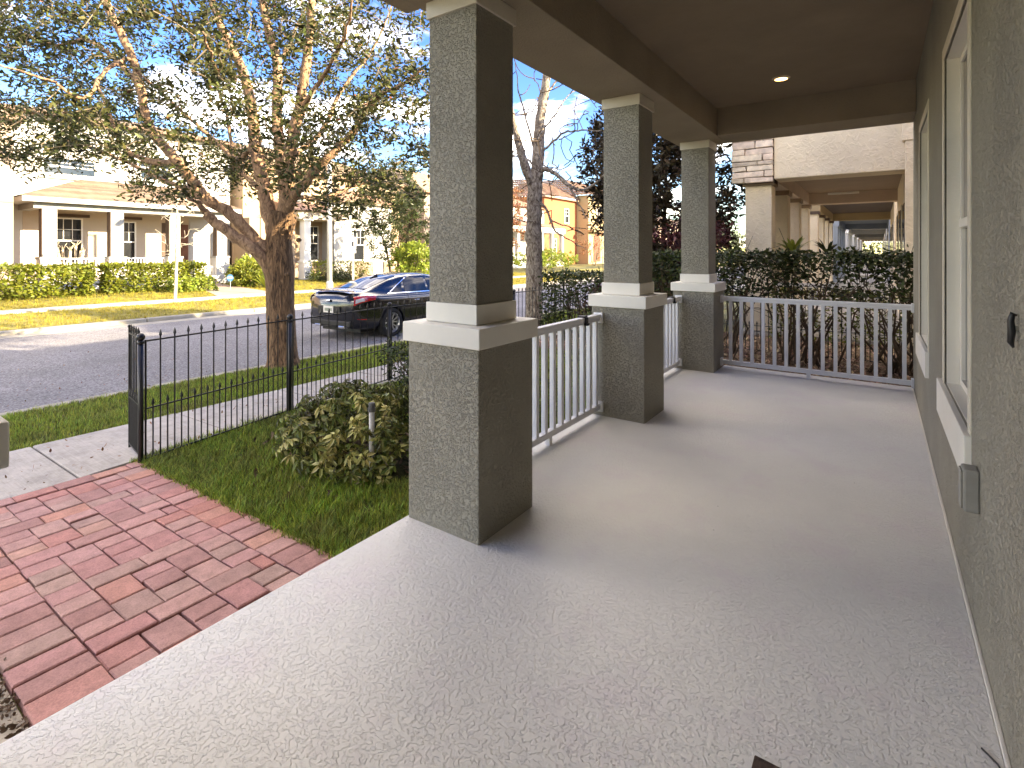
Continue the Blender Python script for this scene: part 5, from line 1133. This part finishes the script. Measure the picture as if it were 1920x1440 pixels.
rl = MB(); rl.box(-1.62, .36, 10.86, 10.91, .86, .93); rl.box(-1.62, .36, 10.86, 10.91, .05, .10)
for k in range(16): rl.box(-1.55 + k * .125, -1.515 + k * .125, 10.87, 10.90, .10, .86)
rl.build('porch_railing', 'trim_white', nb)
MB().box(-.95, -.35, 14.0, 14.08, 2.82, 2.86).build('ceiling_lamp', 'trim_white', nb)
rows = [(20.0, 4, 2.2, ('stucco_cream', 'stucco_cream', 'dark_brown', 'wall_yellow'), 'second neighbouring porch with pale columns and dark brown capitals'),
        (30.5, 4, 2.2, ('grey_siding', 'grey_siding', 'grey_siding', 'grey_siding'), 'third neighbouring porch painted slate grey'),
        (41, 4, 2.2, ('wall_white', 'wall_white', 'trim_white', 'wall_white'), 'fourth neighbouring porch painted white'),
        (51.5, 4, 2.2, ('wall_white', 'wall_white', 'trim_white', 'grey_paint'), 'fifth neighbouring porch, white columns under a grey beam'),
        (62, 4, 2.2, ('wall_beige', 'wall_white', 'trim_white', 'wall_white'), 'sixth neighbouring porch with beige wall'),
        (73, 4, 2.2, ('wall_white', 'wall_white', 'trim_white', 'wall_porch'), 'farthest neighbouring porch in the colonnade')]
for y, n_, s_, m_, lb in rows: porch_row('row_porch_house', y, n_, s_, m_, lb)
# ornamental plants on the neighbour's side, above the hedge
def strap_plant(base, n, ln, m, label, w=.035, name='strap_leaf_plant'):
    root = empty(name, base, label=label, cat='plant'); base = Vector(base)
    for k in range(n):
        a = rg.uniform(0, 6.28); L_ = ln * rg.uniform(.6, 1.15); out = rg.uniform(.35, .95); b = MB(); P = []; 
        for i in range(6):
            t = i / 5; P.append(base + Vector((math.cos(a) * out * L_ * t, math.sin(a) * out * L_ * t, L_ * (1.15 * t - .75 * out * t * t))))
        sd = Vector((-math.sin(a), math.cos(a), 0)); n0 = 0
        for i, p in enumerate(P):
            ww = w * math.sin(math.pi * min(.97, .12 + .85 * i / 5)) ; b.v += [tuple(p - sd * ww), tuple(p + sd * ww)]
        b.f = [(2 * i, 2 * i + 1, 2 * i + 3, 2 * i + 2) for i in range(5)]; b.build('leaf', m, root)
    return root
strap_plant(tuple(at(1487, 478, 9.9)), 26, .46, 'leaf_bright', 'bright green arching leaved plant showing above the hedge at its middle', .035)
strap_plant(tuple(at(1552, 478, 9.6)), 24, .36, 'leaf_hedge', 'darker spiky plant showing above the hedge right of the bright one', .028)
strap_plant(tuple(at(500, 545, 24.0)), 26, 1.1, 'leaf_bright', 'clump of long strap leaves beside the round shrub just left of the oak trunk', .07)

# ------------------------------------------------------------------ planting across the street
H = 'sunlit clipped hedge in front of the white porch'
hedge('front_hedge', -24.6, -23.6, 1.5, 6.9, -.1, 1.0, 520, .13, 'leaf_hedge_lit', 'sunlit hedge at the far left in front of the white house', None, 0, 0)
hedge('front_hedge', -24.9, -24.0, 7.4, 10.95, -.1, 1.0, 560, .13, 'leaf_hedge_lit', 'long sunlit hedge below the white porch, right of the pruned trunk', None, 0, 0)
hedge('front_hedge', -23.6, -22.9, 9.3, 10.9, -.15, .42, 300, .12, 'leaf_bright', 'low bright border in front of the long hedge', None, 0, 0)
bushy('round_shrub', (-24.3, 12.98, -.15), (-24.3, 12.98, .42), (.8, .9, .68), 240, 18, .12, 'leaf_hedge_lit', 'stem_brown', 'rounded sunlit shrub by the path left of the oak trunk', 'shrub', 6, .02, .3, .5, minr=.5)
bushy('round_shrub', (-25.7, 13.95, -.1), (-25.7, 13.95, .75), (.8, .8, .6), 160, 16, .13, 'leaf_bright', 'stem_brown', 'bright yellow green shrub against the beige wall left of the oak trunk', 'shrub', 5, .02, .3, .5)
hedge('front_hedge', -25.4, -24.8, 16.9, 20.6, .0, .95, 130, .12, 'leaf_hedge_lit', 'thin brownish hedge before the beige house windows right of the oak trunk', None, .3, 10)
bushy('garden_shrub', (-24.8, 18.2, -.1), (-24.8, 18.2, .15), (1.5, 1.6, .28), 120, 16, .12, 'leaf_hedge', 'stem_brown', 'low dark ground shrub under the beige house hedge', 'shrub', 5, .02, .3)
bushy('mixed_tree', (-21.9, 20.1, -.1), (-21.9, 20.1, 3.7), (2.5, 2.5, 3.0), 620, 24, .15, 'leaf_hedge', 'bark_dark', 'leafy small tree with twin leaning stems above the parked car', 'tree', 4, .07, .6)
bushy('mixed_tree', (-19.9, 19.4, -.1), (-19.9, 19.4, 1.0), (1.2, 1.2, 1.05), 220, 20, .17, 'leaf_bright', 'bark_dark', 'bright leaved bush right above the parked car roof beside the pier', 'tree', 5, .04, .5)
bushy('mixed_tree', (-24, 31.5, -.1), (-24, 31.5, 4.0), (3.2, 2.6, 3.4), 420, 20, .16, 'leaf_dry', 'bark_twig', 'brownish half bare tree behind the leafy one, next to the nearest full pier', 'tree', 4, .09, .6)
bushy('mixed_tree', (-24.5, 40, -.1), (-24.5, 40, .9), (1.5, 6.0, .9), 300, 20, .2, 'leaf_bright', 'bark_twig', 'long sunlit bushes across the street seen above the dark hedges', 'shrub', 5, .04, .5)
bushy('mixed_tree', (-26.5, 54, -.1), (-26.5, 54, 2.6), (2.4, 2.4, 2.6), 160, 8, .18, 'leaf_dry', 'bark_twig', 'thin brown leaved small tree before the terracotta house', 'tree', 4, .05, .5)
BT = ['tree top behind the pinkish house at the far left', 'tree top behind the left end of the white house', 'tree top behind the right end of the white house', 'tree top behind the beige house', 'tree top behind the tan tiled house', 'tree top behind the terracotta house', 'tree at the left of the far street end', 'tree in the middle of the far street end', 'bright tree seen at the end of the porch colonnade', 'tree behind the first one at the far street end']
for i, (x, y) in enumerate(((-52, -8), (-50, 4), (-52, 14), (-48, 27), (-50, 40), (-48, 70), (-40, 130), (-20, 150), (-2, 150), (-30, 140))):
    bushy('background_tree', (x, y, 0), (x, y, 4.2), (4.0, 4.0, 3.4), 170, 26, .42, 'leaf_hedge', 'bark_dark', None, 'tree', 3, .16, .5, grp='trees far behind the houses', cl=.3)['label'] = BT[i]
# pruned crape myrtle and bare sapling
cm = empty('crape_myrtle', tuple(at(128, 556, 23)), label='hard pruned pale multi trunk crape myrtle before the hedges at left', cat='tree'); b = MB(); dd = 22.6
for l in ([(124, 558), (118, 520), (112, 490), (108, 462)], [(126, 558), (124, 520), (120, 495), (118, 468)], [(128, 558), (126, 520), (130, 500), (132, 470)], [(130, 558), (136, 520), (142, 495), (142, 462)], [(132, 558), (138, 528), (148, 500), (152, 470)], [(136, 520), (150, 490), (156, 476)], [(118, 520), (108, 495), (109, 475)]):
    P = [at(x, y, dd + random.uniform(-.15, .15)) for x, y in l]; b.tube(P, [.085, .065, .05, .055][:len(P)], 7)
    for q in range(4): b.tube([P[-1], P[-1] + Vector((random.gauss(0, .1), random.gauss(0, .1), random.uniform(.1, .35)))], [.02, .008], 4)
b.build('trunk', 'bark_white', cm, smooth=True)
sg = empty('sapling', tuple(at(328, 568, 18.8)), label='thin bare white stemmed sapling on the far grass strip', cat='tree'); sk = Skel(); D2 = 18.8
sk.limb([at(x, y, D2) for x, y in ((328, 571), (330, 520), (331, 470), (332, 420), (333, 370))], .062, .022, 8, .006)
sk.mb.build('trunk', 'bark_white', sg, smooth=True); T = []
while len(T) < 90:
    x, y = rg.normal(335, 32), rg.uniform(360, 480)
    if abs(x - 333) > 62: continue
    T.append(tuple(at(x, y, D2 + rg.normal() * .5)))
sk.grow(T, .02, .009, 4, .2, .2); sk.tw.build('twigs', 'bark_white', sg)
# street lamp pole, parking sign, yard sign
lp = empty('street_lamp', tuple(at(618, 556, 20.6)), label='tall pale grey street lamp post across the street right of the oak', cat='street lamp'); q = at(618, 556, 20.6)
b = MB(); b.tube([(q.x, q.y, -.35), (q.x, q.y, 6.5)], [.105, .07], 14); b.build('pole', 'galv', lp, smooth=True)
b = MB(); b.tube([(q.x, q.y, -.33), (q.x, q.y, .3), (q.x, q.y, .36)], [.14, .13, .1], 14); b.build('base', 'galv', lp)
b = MB(); b.tube([(q.x, q.y, 6.4), (q.x + .6, q.y, 6.7), (q.x + 1.4, q.y, 6.75)], .035, 8); b.build('arm', 'galv', lp)
b = MB(); b.box(q.x + 1.2, q.x + 1.8, q.y - .12, q.y + .12, 6.66, 6.78); b.build('lamp_head', 'galv', lp, bevel=.03)
ps = empty('street_sign', tuple(at(662, 545, 23.5)), label='small white parking sign on a thin post beyond the parked car', cat='sign'); q = at(662, 545, 23.5); zt_ = at(662, 447, 23.5).z
b = MB(); b.tube([(q.x, q.y, -.3), (q.x, q.y, zt_ - .05)], .045, 8); b.build('post', 'galv', ps)
nx_, ny_ = -fx, -fy
def board(z0, z1, wd, name, m, off=.06, parent=ps):
    s_ = Vector((rx_, ry_, 0)) * wd / 2; n_ = Vector((nx_, ny_, 0)); c = Vector((q.x, q.y, 0)) + n_ * off; b = MB(); A = [c - s_, c + s_, c + s_ - n_ * .01, c - s_ - n_ * .01]; b.prism([(a.x, a.y) for a in A], z0, z1); return b.build(name, m, parent)
bd = board(zt_ - .48, zt_, .30, 'sign_board', 'sign_white'); board(zt_ - .36, zt_ - .14, .10, 'sign_symbol', 'sign_print', .066, bd); board(zt_ - .66, zt_ - .51, .30, 'lower_board', 'sign_white')
ys_ = empty('yard_sign', tuple(at(432, 545, 23)), label='small blue and white yard sign on a stick by the far path', cat='sign'); q = at(432, 545, 23)
b = MB(); b.tube([(q.x, q.y, -.2), (q.x, q.y, .3)], .012, 6); b.build('stake', 'galv', ys_)
zc = at(432, 521, 23).z; b = MB(); c = Vector((q.x, q.y, zc)) + Vector((nx_, ny_, 0)) * .03; poly = [c + Vector((rx_, ry_, 0)) * .15 * math.cos(a) + Vector((0, 0, .16 * math.sin(a))) for a in [math.pi / 8 + i * math.pi / 4 for i in range(8)]]
b.v = [tuple(p) for p in poly] + [tuple(p - Vector((nx_, ny_, 0)) * .01) for p in poly]; b.f = [tuple(range(8)), tuple(range(15, 7, -1))] + [(i, (i + 1) % 8, 8 + (i + 1) % 8, 8 + i) for i in range(8)]; o = b.build('sign_board', 'sign_blue', ys_)
b = MB(); poly = [c + Vector((nx_, ny_, 0)) * .004 + Vector((rx_, ry_, 0)) * x + Vector((0, 0, z)) for x, z in ((-.10, -.03), (.10, -.03), (.10, .05), (-.10, .05))]; b.quad(*poly); b.build('sign_print', 'sign_white', o)
for o in bpy.data.objects:
    if o.parent and o.name.split('.')[0] in ('twigs', 'foliage', 'dry_leaves', 'muntins', 'porch_balusters', 'stem'): o['kind'] = 'stuff'
print('objects', len(bpy.data.objects), 'tris', sum(sum(len(p.vertices) - 2 for p in m.polygons) for m in bpy.data.meshes if len(m.polygons) < 60000))
